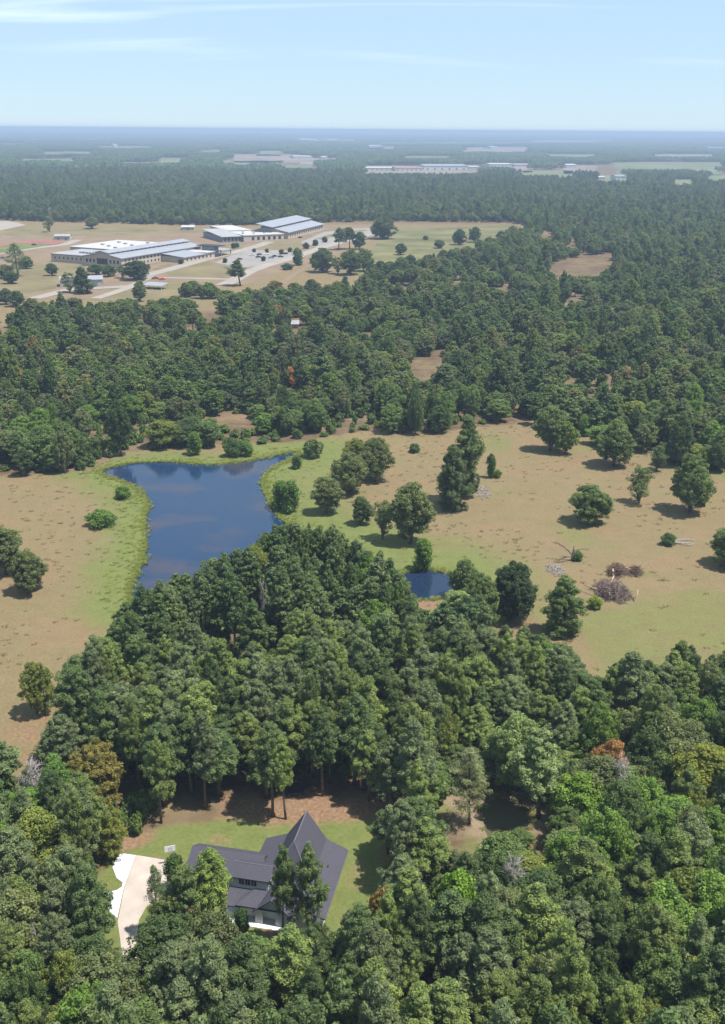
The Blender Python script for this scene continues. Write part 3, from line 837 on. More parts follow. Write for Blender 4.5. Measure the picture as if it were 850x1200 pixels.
# ------------------------------------------------------------------ hand-placed trees: (name, kind, foot x, foot y, top y, width px, colour, label, category)
GREEN = (1, 1, 1)
DARK = (.72, .76, .8); GREY = (1.15, 1.02, 1.15); BRIGHT = (1.35, 1.35, .95); OLIVE = (1.35, 1.12, .8)
RUST = (2.3, .9, .95); ORANGE = (1.9, 1.1, .9); YEL = (2.1, 1.65, .7); PALE = (1.5, 1.45, 1.6)
HAND = [
 ('oak_tree', 'dense', 690, 613, 568, 41, GREEN, 'round full-crowned oak standing alone in the dry pasture above the leaning dead tree', 'oak tree'),
 ('oak_tree', 'sparse', 748, 590, 545, 27, GREEN, 'thin airy oak standing between the round oak and the tall leafy tree', 'oak tree'),
 ('oak_tree', 'broad3', 808, 600, 531, 44, GREEN, 'tall leafy oak with a ragged outline on the right side of the dry pasture', 'oak tree'),
 ('oak_tree', 'broad4', 645, 528, 474, 36, GREEN, 'tall pale green tree at the top edge of the pasture beside a shorter one', 'oak tree'),
 ('oak_tree', 'broad5', 662, 533, 492, 26, BRIGHT, 'shorter light green tree leaning on the tall pale tree at the pasture edge', 'oak tree'),
 ('oak_tree', 'broad6', 719, 546, 491, 38, GREEN, 'blue-green oak with a square crown at the upper pasture edge', 'oak tree'),
 ('oak_tree', 'sparse', 770, 552, 522, 20, DARK, 'small thin dark tree below the bare-stemmed pine at the pasture edge', 'oak tree'),
 ('pine_tree', 'pine2', 776, 527, 468, 25, GREEN, 'pine with a long bare stem at the upper pasture edge', 'pine tree'),
 ('pine_tree', 'cone', 527, 597, 520, 34, DARK, 'dark dense pine foliaged to the ground in mid pasture', 'pine tree'),
 ('pine_tree', 'pine1', 539, 588, 486, 36, GREEN, 'tallest pasture pine rising behind the dark dense pine', 'pine tree'),
 ('oak_tree', 'broad1', 549, 583, 548, 20, DARK, 'small oak tucked against the two tall pasture pines', 'oak tree'),
 ('oak_tree', 'broad2', 481, 637, 564, 42, GREY, 'tall grey-green oak near the small blue pond', 'oak tree'),
 ('oak_tree', 'sparse', 449, 632, 584, 24, GREY, 'slim grey-green tree beside the tall oak near the blue pond', 'oak tree'),
 ('oak_tree', 'broad7', 424, 615, 581, 20, DARK, 'small dark oak between the lake and the tall grey-green oak', 'oak tree'),
 ('oak_tree', 'broad8', 440, 563, 512, 36, GREY, 'grey oak at the right of the oak clump east of the lake', 'oak tree'),
 ('oak_tree', 'dense', 410, 578, 530, 36, GREY, 'dense oak at the front of the oak clump east of the lake', 'oak tree'),
 ('oak_tree', 'broad0', 419, 560, 512, 30, OLIVE, 'oak at the back of the oak clump east of the lake', 'oak tree'),
 ('oak_tree', 'broad4', 383, 601, 557, 32, GREY, 'rounded grey-green oak near the east shore of the lake', 'oak tree'),
 ('willow_tree', 'sapling', 330, 596, 562, 18, BRIGHT, 'light green willow clump on the east shore of the lake', 'willow tree'),
 ('willow_tree', 'sapling', 341, 600, 562, 18, BRIGHT, 'fuller light green willow clump nearest the lake arm', 'willow tree'),
 ('oak_tree', 'dense', 600, 726, 658, 46, (.42, .48, .55), 'very dark dense round oak beside the small blue pond', 'oak tree'),
 ('cedar_tree', 'cone', 657, 744, 674, 42, (.95, 1, .9), 'cone-shaped green cedar standing below the brush piles', 'cedar tree'),
 ('oak_tree', 'broad5', 44, 836, 775, 38, OLIVE, 'lone olive-green oak at the lower edge of the left field', 'oak tree'),
 ('oak_tree', 'broad2', 8, 673, 616, 40, GREY, 'taller grey-green oak of the pair in the left field', 'oak tree'),
 ('oak_tree', 'broad7', 35, 695, 643, 34, GREY, 'lower grey-green oak of the pair in the left field', 'oak tree'),
 ('oak_tree', 'broad6', 858, 664, 612, 44, GREEN, 'oak reaching in at the edge of the pasture right of the brush piles', 'oak tree'),
 ('bush', 'bushA', 120, 616, 597, 27, BRIGHT, 'round bright green bush in the grass west of the lake', 'bush'),
 ('bush', 'bushA', 143, 584, 569, 16, BRIGHT, 'small green bush on the northwest bank of the lake', 'bush'),
 ('sapling', 'sapling', 496, 668, 630, 18, BRIGHT, 'slim light green sapling on the bank above the blue pond', 'sapling'),
 ('oak_tree', 'broad3', 545, 700, 655, 34, GREEN, 'leafy tree on the right bank of the blue pond', 'oak tree'),
 ('oak_tree', 'broad5', 563, 735, 672, 40, GREEN, 'taller leafy tree between the blue pond and the very dark oak', 'oak tree'),
 ('pine_tree', 'pine5', 538, 772, 694, 42, PALE, 'pale green pine at the near side of the blue pond', 'pine tree'),
 ('sapling', 'sapling', 683, 511, 485, 12, BRIGHT, 'light green sapling at the top of the pasture', 'sapling'),
 ('sapling', 'sapling', 575, 560, 531, 9, GREEN, 'thin upright sapling in the middle of the pasture', 'sapling'),
 ('bush', 'bushA', 583, 560, 550, 8, BRIGHT, 'low bush at the foot of the thin upright sapling', 'bush'),
 ('bush', 'bushA', 485, 530, 519, 11, GREEN, 'small bush alone near the top of the pasture', 'bush'),
 ('bush', 'bushB', 697, 713, 698, 14, YEL, 'small yellow-green bush below the grey brush pile', 'bush'),
 ('bush', 'bushA', 783, 638, 624, 15, GREEN, 'green bush growing by the fallen log', 'bush'),
 ('bush', 'bushB', 677, 657, 645, 10, BRIGHT, 'green bush at the foot of the leaning dead tree', 'bush'),
 ('bush', 'bushA', 274, 534, 512, 20, GREEN, 'green bush on the far bank of the lake', 'bush'),
 ('bush', 'bushB', 289, 534, 516, 15, BRIGHT, 'paler bush beside the green one on the far lake bank', 'bush'),
 ('oak_tree', 'broad1', 367, 536, 514, 20, GREEN, 'small rounded tree by the narrow arm of the lake', 'oak tree'),
 ('sapling', 'sapling', 348, 549, 533, 10, GREEN, 'little tree on the bank of the narrow lake arm', 'sapling'),
 ('sapling', 'sapling', 229, 533, 505, 14, BRIGHT, 'light green sapling at the middle of the far lake bank', 'sapling'),
 # round the house
 ('pine_tree', 'pine0', 249, 1100, 993, 46, BRIGHT, 'bushy pine covering the left wing of the house', 'pine tree'),
 ('pine_tree', 'pine5', 219, 1108, 1012, 40, GREEN, 'rounded pine between the driveway and the left wing of the house', 'pine tree'),
 ('oak_tree', 'broad8', 240, 1122, 1066, 34, GREEN, 'low light oak in front of the left wing of the house', 'oak tree'),
 ('pine_tree', 'pine3', 331, 1109, 988, 34, GREEN, 'left one of the two slim pines before the dark roof', 'pine tree'),
 ('pine_tree', 'pine4', 361, 1112, 984, 40, GREEN, 'right one of the two slim pines before the dark roof', 'pine tree'),
 ('pine_tree', 'greypine', 186, 1098, 1012, 30, GREEN, 'thin pine standing by the right edge of the driveway', 'pine tree'),
 ('sapling', 'sapling', 206, 1045, 1000, 18, GREEN, 'slim young tree at the back corner of the driveway', 'sapling'),
 ('oak_tree', 'broad6', 200, 1116, 1066, 40, (.8, .85, .85), 'low dark oak right of the narrow end of the driveway', 'oak tree'),
 ('sapling', 'sapling', 284, 1098, 1064, 15, DARK, 'small dark tree before the white house porch', 'sapling'),
 ('pine_tree', 'pine6', 320, 957, 845, 40, GREEN, 'pine with bare stem at the back lawn behind the house, left of a twin', 'pine tree'),
 ('pine_tree', 'pine7', 335, 960, 862, 30, BRIGHT, 'lighter pine with bare stem right behind the roof ridge', 'pine tree'),
 ('grey_pine', 'greypine', 550, 966, 876, 42, (1.7, 1.4, 1.9), 'sparse grey half-dead pine on the bank of the brown pool', 'pine tree'),
 # school grounds
 ('oak_tree', 'dense', 161, 328, 305, 28, (.45, .5, .52), 'very dark round oak in front of the cream school wall', 'oak tree'),
 ('cedar_tree', 'cone', 96, 344, 312, 20, (.5, .6, .55), 'dark narrow cedar in front of the long white shed', 'cedar tree'),
 ('oak_tree', 'sparse', 82, 343, 318, 18, GREY, 'thin grey tree in front of the left end of the white shed', 'oak tree'),
 ('oak_tree', 'broad1', 128, 324, 310, 16, DARK, 'dark oak behind the right end of the white shed', 'oak tree'),
 ('oak_tree', 'broad2', 113, 322, 309, 16, DARK, 'dark oak behind the middle of the white shed', 'oak tree'),
 ('oak_tree', 'sparse', 144, 326, 309, 12, GREEN, 'thin tree left of the very dark round oak', 'oak tree'),
 ('oak_tree', 'broad4', 61, 323, 308, 13, DARK, 'small dark oak on the grass left of the school', 'oak tree'),
 ('pine_tree', 'greypine', 22, 324, 284, 26, GREEN, 'tall scraggy pine left of the school', 'pine tree'),
 ('oak_tree', 'broad3', 164, 353, 328, 16, GREY, 'grey-green tree in front of the tin-roofed shelter', 'oak tree'),
 ('pine_tree', 'pine2', 282, 335, 304, 22, DARK, 'tall pine in front of the school car park', 'pine tree'),
 ('oak_tree', 'dense', 378, 319, 290, 24, DARK, 'round dark oak by the school road', 'oak tree'),
 ('oak_tree', 'sapling', 349, 311, 290, 10, GREEN, 'slim upright tree by the school road', 'oak tree'),
 ('oak_tree', 'bushA', 337, 316, 308, 11, DARK, 'small round tree beside the slim upright one at the school road', 'oak tree'),
 ('pine_tree', 'pine4', 397, 293, 266, 16, DARK, 'pine at the left of the roadside clump above the school road', 'pine tree'),
 ('pine_tree', 'pine5', 410, 292, 266, 16, DARK, 'pine in the middle of the roadside clump above the school road', 'pine tree'),
 ('oak_tree', 'broad0', 421, 292, 271, 14, DARK, 'oak at the right of the roadside clump above the school road', 'oak tree'),
 ('oak_tree', 'dense', 449, 280, 253, 26, DARK, 'big oak at the far end of the school road', 'oak tree'),
 ('oak_tree', 'dense', 538, 287, 268, 14, (.55, .6, .65), 'dark round oak out in the far right meadow', 'oak tree'),
 ('oak_tree', 'broad1', 556, 284, 265, 13, DARK, 'taller oak beside the dark round one in the far meadow', 'oak tree'),
 ('oak_tree', 'broad2', 411, 322, 292, 24, DARK, 'oak at the front of the pasture clump below the school road', 'oak tree'),
 ('oak_tree', 'broad5', 426, 318, 290, 20, GREEN, 'oak at the back of the pasture clump below the school road', 'oak tree'),
 ('oak_tree', 'sparse', 396, 321, 300, 14, GREY, 'thin oak at the left of the pasture clump below the school road', 'oak tree'),
 ('oak_tree', 'broad7', 499, 281, 276, 6, DARK, 'little round tree in the middle of the far meadow', 'oak tree'),
 ('oak_tree', 'sparse', 58, 272, 252, 12, GREY, 'thin grey tree on the skyline edge behind the running track', 'oak tree'),
 ('oak_tree', 'broad2', 108, 268, 254, 14, GREY, 'grey oak at the wood edge behind the running track', 'oak tree'),
]
# trees known by crown place and height: (name, kind, crown x, top y, height m, width m, colour, label, category)
HAND2 = [
 ('oak_tree', 'broad5', 110, 868, 13.5, 10.5, (1.65, 1.05, .85), 'orange-brown oak turning colour in the wood left of the driveway', 'oak tree'),
 ('oak_tree', 'broad2', 720, 866, 14, 6.5, RUST, 'rust-red dead-leaved oak above the bare grey tree in the right wood', 'oak tree'),
 ('oak_tree', 'sapling', 450, 1040, 14, 4.2, (2.3, .95, 1.0), 'narrow rust-brown dying tree in the wood right of the house', 'oak tree'),
 ('oak_tree', 'broad1', 324, 357, 12, 11, RUST, 'rust-red oak beside the small roof in the far wood', 'oak tree'),
 ('oak_tree', 'broad3', 335, 429, 10, 12, (3.0, .95, 1.0), 'wide reddish-brown oak in the wood beyond the lake', 'oak tree'),
 ('oak_tree', 'broad7', 22, 432, 12, 10, ORANGE, 'orange-tinged oak in the wood left of the lake', 'oak tree'),
 ('oak_tree', 'broad0', 835, 872, 16, 12, (1.5, 1.22, .68), 'large olive-yellow oak at the edge of the right wood', 'oak tree'),
 ('oak_tree', 'broad4', 641, 1057, 11, 4, YEL, 'small yellow tree among dark pines in the right wood', 'oak tree'),
 ('oak_tree', 'sapling', 539, 1022, 15, 5.5, (1.7, 1.75, .8), 'bright yellow-green narrow tree among the pines by the brown pool', 'oak tree'),
 ('oak_tree', 'cone', 60, 882, 15, 7.5, (.85, 1.1, .7), 'vivid green cone-crowned tree beside the bare grey tree in the left wood', 'oak tree'),
 ('oak_tree', 'broad6', 680, 905, 12, 8, (1.3, 1.5, .75), 'fresh green rounded tree above the brown pool', 'oak tree'),
 ('oak_tree', 'broad8', 760, 915, 13, 9, (1.2, 1.4, .75), 'fresh green oak right of the bare grey tree', 'oak tree'),
 ('oak_tree', 'broad1', 30, 925, 13, 9, (1.1, 1.4, .75), 'fresh green oak in front of the bare grey tree of the left wood', 'oak tree'),
 ('oak_tree', 'broad5', 128, 946, 10, 6, (1.6, 1.3, .9), 'yellowish tree at the back corner of the driveway', 'oak tree'),
 ('oak_tree', 'broad3', 265, 418, 11, 9, ORANGE, 'orange-brown oak among green ones in the far wood', 'oak tree'),
 ('pine_tree', 'pine1', 640, 850, 20, 9, PALE, 'pale round-crowned pine standing behind the brown pool', 'pine tree'),
 ('oak_tree', 'broad4', 608, 838, 17, 9, PALE, 'pale feathery tree just behind the brown pool bank', 'oak tree'),
]
HAND_POS = []
hand_jobs = []
for (nm, key, x, yb, yt, wpx, colr, lab, cat) in HAND:
    b = G(x, yb)
    h = height_at(b, yt)
    _, dep = P([[b[0], b[1], h / 2]])
    hand_jobs.append((nm, key, b, h, wpx * dep[0] / F, colr, lab, cat))
for (nm, key, x, yt, h, w, colr, lab, cat) in HAND2:
    b = G(x, yt, h); b[2] = 0
    hand_jobs.append((nm, key, b, h, w, colr, lab, cat))
hand_cnt = {'pine tree': 0, 'oak tree': 0}
for (nm, key, b, h, w, colr, lab, cat) in hand_jobs:
    tree(nm, key, b, h, w, lab, cat, color=colr, even=True)
    HAND_POS.append((b[0], b[1], w))
    if cat in hand_cnt: hand_cnt[cat] += 1
HAND_POS = np.array(HAND_POS)

# ------------------------------------------------------------------ the woods
def grid_pts(y0, y1, step, rng, half=.43, pad=30):
    ys = np.arange(y0, y1, step * .88)
    out = []
    for k, y in enumerate(ys):
        hw = half * y + pad
        xs = np.arange(-hw, hw, step) + (k % 2) * step / 2
        out.append(np.stack([xs, np.full(len(xs), y)], 1))
    p = np.concatenate(out)
    return p + rng.uniform(-.42, .42, p.shape) * step

bands = [(62, 330, 5.3), (330, 700, 8.6), (700, 1300, 9.4), (1300, 3100, 10.0)]
PTS, STEP = [], []
for (a, b, s) in bands:
    p_ = grid_pts(a, b, s, RNG)
    PTS.append(p_); STEP.append(np.full(len(p_), s))
PTS = np.concatenate(PTS); STEP = np.concatenate(STEP)
nT = len(PTS)
# kind: pines in the wood between lake and house and at right, broadleaf farther off
pn = vnoise(PTS[:, 0], PTS[:, 1], 38) * .6 + vnoise(PTS[:, 0] + 40, PTS[:, 1], 13) * .4
pw = np.where(PTS[:, 1] < 330, .62, .24)
mid_wood = (PTS[:, 1] > 175) & (PTS[:, 1] < 290) & (np.abs(PTS[:, 0] + 12) < 45)
pw = np.where(mid_wood, .86, pw)
is_pine = (pn + RNG.normal(size=nT) * .1) < (pw * .62 + .19)
Ht = np.where(is_pine, RNG.uniform(14.5, 22.5, nT), RNG.uniform(9.0, 18.0, nT))
Ht *= np.where(PTS[:, 1] > 330, .9, 1.0)
Wd = np.where(is_pine, RNG.uniform(5.0, 8.4, nT), RNG.uniform(5.4, 9.8, nT)) * np.where(PTS[:, 1] > 330, RNG.uniform(.9, 1.35, nT), 1.0)
Ht *= np.where(PTS[:, 1] > 330, RNG.uniform(.72, 1.15, nT) * np.where(RNG.random(nT) < .14, 1.35, 1.0), 1.0)
# not in water, on open ground, or where the photograph sees past
bad = np.zeros(nT, bool)
for poly in [LAKE, POND, POOL, LAWN_G] + CLEAR_G + FAR_POLY:
    bad |= inside(PTS, poly)
bad |= (sdist(PTS, LAKE) < 2.5)
bad |= inside(PTS, SCHOOL_G) & (vnoise(PTS[:, 0], PTS[:, 1], 25) < 2)
hd = np.full(nT, False)
for (hx, hy, hw) in HAND_POS:
    hd |= np.hypot(PTS[:, 0] - hx, PTS[:, 1] - hy) < .42 * hw + 1.6
bad |= hd
def blocks(pts, H_, W_):
    """share of a tree's outline that lies over ground the photograph shows"""
    cnt = np.zeros(len(pts)); base_hit = np.zeros(len(pts), bool)
    right = np.array([1.0, 0])
    samples = [(.9, .2), (.9, -.2), (.7, .46), (.7, -.46), (0, 0), (.12, 0), (.3, 0), (.5, 0), (.75, 0), (.95, 0), (.6, .36), (.6, -.36), (.8, .28), (.8, -.28), (.35, .36), (.35, -.36)]
    for (f, s) in samples:
        w3 = np.column_stack([pts[:, 0] + s * W_, pts[:, 1], H_ * f])
        px, dep = P(w3)
        hit = np.zeros(len(pts), bool)
        for k_, v in enumerate(VIS):
            h_ = inside(px, v); hit |= h_
            if f > .2: cnt += h_ * (2 if k_ in (1, 2) else 1)
        if f == 0: base_hit = hit
    return cnt, base_hit
cnt, bh = blocks(PTS, Ht, Wd)
Ht = np.where(np.abs(sdist(PTS, POOL)) < 10, np.minimum(Ht, 8.5), Ht)
rej = (cnt >= 2)
# a shorter, younger tree may still stand there
short = rej & ~bad
H2 = Ht * .5; W2 = Wd * .6
cnt2, bh2 = blocks(PTS[short], H2[short], W2[short])
ok2 = np.zeros(nT, bool); ok2[np.where(short)[0]] = (cnt2 < 1) & ~bh2
Ht = np.where(ok2, H2, Ht); Wd = np.where(ok2, W2, Wd)
keep = ~bad & ((~rej & ~bh) | ok2)
# small natural gaps
keep &= ~((vnoise(PTS[:, 0] + 200, PTS[:, 1] + 77, 21) > .8) & (RNG.random(nT) < .6))
keep &= ~((PTS[:, 1] > 330) & (PTS[:, 1] < 1000) & (vnoise(PTS[:, 0] + 31, PTS[:, 1] + 7, 27) * .55 + vnoise(PTS[:, 0], PTS[:, 1], 80) * .45 > .54) & (PTS[:, 0] < 150) & (RNG.random(nT) < .8))
PTS, Ht, Wd, is_pine = PTS[keep], Ht[keep], Wd[keep], is_pine[keep]
# trees whose tops draw the far outline of the near woods, as the photograph shows it
edge_px = [(905, 765), (850, 759), (832, 767), (805, 753), (792, 758), (782, 773), (770, 783), (758, 769), (735, 766), (712, 779), (700, 789), (688, 784), (672, 764), (655, 752), (630, 738), (610, 740), (590, 742),
           (575, 735), (480, 690), (468, 666), (455, 652), (430, 640), (400, 624), (385, 616), (360, 612), (335, 611), (310, 623), (290, 641), (262, 646), (245, 663), (225, 669), (205, 673), (185, 681), (165, 693),
           (150, 704), (147, 716), (135, 736), (120, 753), (100, 755), (82, 776)]
ex = []
for k_ in range(len(edge_px) - 1):
    (x0, y0), (x1, y1) = edge_px[k_], edge_px[k_ + 1]
    if x0 == 575: continue
    for t_ in np.arange(0, 1, 13.0 / max(13.0, math.hypot(x1 - x0, y1 - y0))):
        ex.append((x0 + (x1 - x0) * t_, y0 + (y1 - y0) * t_))
EP, EH, EW = [], [], []
for (x_, y_) in ex:
    for h_ in ((RNG.uniform(18.5, 21.5) if 215 < x_ < 480 else RNG.uniform(13.5, 18.5)), 22.5, 24.5):
        b_ = G(x_, y_ + RNG.uniform(0, 9), h_)
        if sdist(b_[None, :2], LAKE)[0] > .6 and sdist(b_[None, :2], POND)[0] > .6: break
    if len(EP) and min(math.hypot(b_[0] - p_[0], b_[1] - p_[1]) for p_ in EP) < 2.6: continue
    EP.append(b_[:2]); EH.append(h_); EW.append(RNG.uniform(5.5, 7.8))
for (x_, y_) in [(5, 337), (18, 340), (35, 349), (50, 353), (70, 351), (85, 348), (118, 353), (140, 351), (150, 349), (178, 351), (190, 349), (205, 346), (217, 331), (225, 329), (235, 333), (245, 331), (252, 336), (265, 339),
               (300, 339), (312, 335), (322, 329), (330, 337), (345, 331), (352, 335), (365, 327), (372, 331), (385, 333), (395, 329), (436, 309), (446, 305), (456, 306), (470, 300), (481, 298), (492, 303), (505, 298),
               (520, 292), (535, 290), (548, 288), (562, 280), (575, 277), (588, 270), (30, 300), (5, 310), (12, 318), (470, 285), (515, 281), (610, 268)]:
    h_ = RNG.uniform(8.5, 13.0); b_ = G(x_, y_, h_)
    EP.append(b_[:2]); EH.append(h_); EW.append(RNG.uniform(8, 12.5))
EP = np.array(EP); ne = len(EP)
far_ok = np.array([np.hypot(*(EP - p_).T).min() > 2.4 for p_ in PTS])
PTS, Ht, Wd, is_pine = PTS[far_ok], Ht[far_ok], Wd[far_ok], is_pine[far_ok]
PTS = np.concatenate([PTS, EP]); Ht = np.concatenate([Ht, EH]); Wd = np.concatenate([Wd, EW]); is_pine = np.concatenate([is_pine, (RNG.random(ne) < .75) & (EP[:, 1] < 500)])
nT = len(PTS)
var = np.where(is_pine, RNG.integers(0, NP_, nT), RNG.integers(0, NB_, nT))
rot = RNG.uniform(0, 6.28, nT)
px, dep = P(np.column_stack([PTS, Ht * .75]))
inframe = (px[:, 0] > -14) & (px[:, 0] < 864) & (px[:, 1] < 1212) & (dep > 0)
dist = np.hypot(PTS[:, 0], PTS[:, 1])
indiv = np.zeros(nT, bool)
for flag, cat in ((True, 'pine tree'), (False, 'oak tree')):
    cand = np.where((is_pine == flag) & inframe)[0]
    cand = cand[np.argsort(dist[cand])][:297 - hand_cnt[cat]]
    indiv[cand] = True
house_c = G(330, 1030)[:2]; pool_c = G(598, 965)[:2]; drive_c = G(150, 1060)[:2]
field_l = wpoly([(0, 600), (130, 600), (150, 700), (100, 760), (60, 840), (0, 880), (-150, 880)])
field_r = wpoly([(480, 520), (850, 560), (950, 600), (950, 770), (850, 760), (690, 785), (590, 735), (500, 640)])
lawn_edge = LAWN_G
LAND = [('the lake shore', LAKE, 9), ('the small blue pond', POND, 10), ('the bank of the brown pool', POOL, 14), ('the dry left field', field_l, 16), ('the dry right pasture', field_r, 20),
        ('the house lawn', np.array([p_ for p_ in LAWN_G]), 10)]
LD = np.stack([np.abs(sdist(PTS, poly)) - lim for (_, poly, lim) in LAND], 1)
HNAMES = {'orange-brown oak': 'the orange-brown oak', 'rust-red dead-leaved': 'the rust-red oak', 'narrow rust-brown': 'the narrow rust-brown tree', 'large olive-yellow': 'the large olive-yellow oak',
          'small yellow tree': 'the small yellow tree', 'bright yellow-green': 'the bright yellow-green tree', 'vivid green': 'the vivid green cone-shaped tree', 'thin rust-red dead': 'the thin rust-red dead pine', 'pale round-crowned': 'the pale round pine'}
HPTS = [(b, nm_) for (n0, k0, b, h0_, w0, c0, lab, c1) in hand_jobs for key_, nm_ in HNAMES.items() if lab.startswith(key_)]
def zone(i):
    p = PTS[i]
    for b, nm_ in HPTS:
        if math.hypot(p[0] - b[0], p[1] - b[1]) < 9.5: return 'next to ' + nm_
    k = int(np.argmin(LD[i]))
    if LD[i, k] < 0: return 'at the wood edge along ' + LAND[k][0]
    if p[1] > 330: return 'in the wood beyond the lake'
    if p[1] > house_c[1] + 12 and -75 < p[0] < 32: return 'inside the wood between lake and house'
    if p[0] < house_c[0] - 8: return 'inside the wood around the driveway'
    if p[0] < house_c[0] + 18: return 'inside the wood before the house porch'
    return 'inside the wood near the brown pool' if p[1] < house_c[1] + 12 else 'inside the wood below the right pasture'
for i in np.where(indiv)[0]:
    zt = zone(i)
    hue = random.random()
    v_ = random.uniform(.82, 1.2)
    if is_pine[i]:
        key = 'pine%d' % var[i]; nm = 'pine_tree'; cat = 'pine tree'
        if hue < .3: hw_, colr = 'greyish green', (1.12, 1.05, 1.35)
        elif hue < .62: hw_, colr = 'deep green', (.74, .8, .8)
        else: hw_, colr = 'light green', (1.2, 1.16, .98)
        lab = ('short young ' if Ht[i] < 11.5 else 'tall ' if Ht[i] > 19.0 else 'medium ') + hw_ + ' pine ' + zt
    else:
        key = 'broad%d' % var[i]; nm = 'oak_tree'; cat = 'oak tree'
        if hue > .9: hw_, colr = 'yellowish', (1.42, 1.22, .88)
        elif hue > .72: hw_, colr = 'bright green', (1.08, 1.24, .8)
        elif hue > .55: hw_, colr = 'greyish green', (1.22, 1.05, 1.3)
        elif hue > .3: hw_, colr = 'dark green', (.66, .72, .74)
        else: hw_, colr = 'mid green', (1, 1.05, 1)
        lab = ('low ' if Ht[i] < 8.5 else '') + hw_ + ' leafy oak ' + zt
    colr = tuple(c_ * v_ for c_ in colr)
    tree(nm, key, (PTS[i, 0], PTS[i, 1], 0), Ht[i], Wd[i], lab, cat, lab, color=colr, rz=float(rot[i]), even=True)
rest = ~indiv
def inst_idx(flag, v):
    return np.where(flag, [ORDER['a_pine%d' % k] for k in np.minimum(v, NP_ - 1)], [ORDER['b_broad%d' % k] for k in v])
ix = inst_idx(is_pine, var)
pr = np.array([PROTO['pine%d' % k]['R'] for k in range(NP_)]); br = np.array([PROTO['broad%d' % k]['R'] for k in range(NB_)])
rr = np.where(is_pine, pr[np.minimum(var, NP_ - 1)], br[var]); h0 = np.where(is_pine, 20.0, 14.0)
sc = np.column_stack([Wd / 2 / rr, Wd / 2 / rr, Ht / h0])
P3 = np.column_stack([PTS, np.zeros(nT)])
for nm, m_, lab, cat in (('pine_wood', rest & is_pine, 'mass of farther green pines across the plain', 'pine wood'),
                         ('oak_wood', rest & ~is_pine, 'mass of farther green broadleaf trees across the plain', 'oak wood')):
    scatter(nm, P3[m_], ix[m_], rot[m_], sc[m_], lab, cat)

# undergrowth
UP = np.concatenate([grid_pts(70, 340, 4.4, RNG), grid_pts(340, 640, 7.0, RNG)])
ub = np.zeros(len(UP), bool)
for poly in [LAKE, POND, POOL, LAWN_G, OPEN_G, POOLBANK_G]: ub |= inside(UP, poly)
uh = RNG.uniform(1.6, 4.4, len(UP)); uw = RNG.uniform(2.6, 5.2, len(UP))
c3, b3 = blocks(UP, uh, uw)
dense_dark = (UP[:, 1] > house_c[1] + 5) & (UP[:, 1] < house_c[1] + 30) & (np.abs(UP[:, 0] - house_c[0]) < 26)
UP, uh, uw = [a[~ub & (c3 < 1) & ~b3 & ~dense_dark] for a in (UP, uh, uw)]
# shoreline and fence-row shrubs
n = len(UP)
scatter('undergrowth', np.column_stack([UP, np.zeros(n)]), [ORDER['c_bush%d' % k] for k in RNG.integers(0, 4, n)], RNG.uniform(0, 6.28, n),
        np.column_stack([uw / 4.6, uw / 4.6, uh / 3.6]), 'low green shrubs filling the ground beneath the trees', 'undergrowth')

# reeds and rank grass along the shores
def along(poly, n, lo, hi, rng, zmax=9):
    k = rng.integers(0, len(poly), n); t = rng.random(n)[:, None]
    p = poly[k] * (1 - t) + np.roll(poly, -1, 0)[k] * t
    L_ = np.linalg.norm(np.roll(poly, -1, 0) - poly, axis=1); 
    k = rng.choice(len(poly), n, p=L_ / L_.sum())
    p = poly[k] * (1 - t) + np.roll(poly, -1, 0)[k] * t
    a = rng.random(n) * 6.28; r = rng.uniform(lo, hi, n)
    return p + np.stack([np.cos(a) * r, np.sin(a) * r], 1)
gpts = np.concatenate([along(LAKE, 2600, 0, 9, RNG), along(LAKE, 2600, 0, 2.0, RNG), along(POND, 500, 0, 2, RNG), along(POOL, 40, 0.3, 1.4, RNG)])
gd = np.minimum(np.minimum(sdist(gpts, LAKE), sdist(gpts, POND)), sdist(gpts, POOL))
gpts = gpts[(gd > -.5) | ((gd > -2.2) & (RNG.random(len(gpts)) < .25))]
n = len(gpts)
gs = RNG.uniform(.25, .7, n)
scatter('shore_grass', np.column_stack([gpts, np.full(n, -.1)]), [ORDER['e_tuft%d' % k] for k in RNG.integers(0, 3, n)], RNG.uniform(0, 6.28, n),
        np.column_stack([gs * 1.7, gs * 1.7, gs]), 'rank green grass and reeds along the water edges', 'reeds')
wp = np.stack([RNG.uniform(-170, 210, 7000), RNG.uniform(205, 440, 7000)], 1)
wp = wp[inside(wp, OPEN_G) & (sdist(wp, LAKE) > 3) & (sdist(wp, POND) > 2)]
wp = wp[(vnoise(wp[:, 0], wp[:, 1], 9) * .6 + vnoise(wp[:, 0], wp[:, 1], 31) * .4 + RNG.normal(size=len(wp)) * .14) > .56]
n = len(wp); ws = RNG.uniform(.5, 1.35, n)
scatter('pasture_weeds', np.column_stack([wp, np.zeros(n)]), [ORDER['f_weed%d' % k] for k in RNG.integers(0, 3, n)], RNG.uniform(0, 6.28, n),
        np.column_stack([ws * 1.2, ws * 1.2, ws]), 'dry weeds dotted over the pastures', 'weeds')
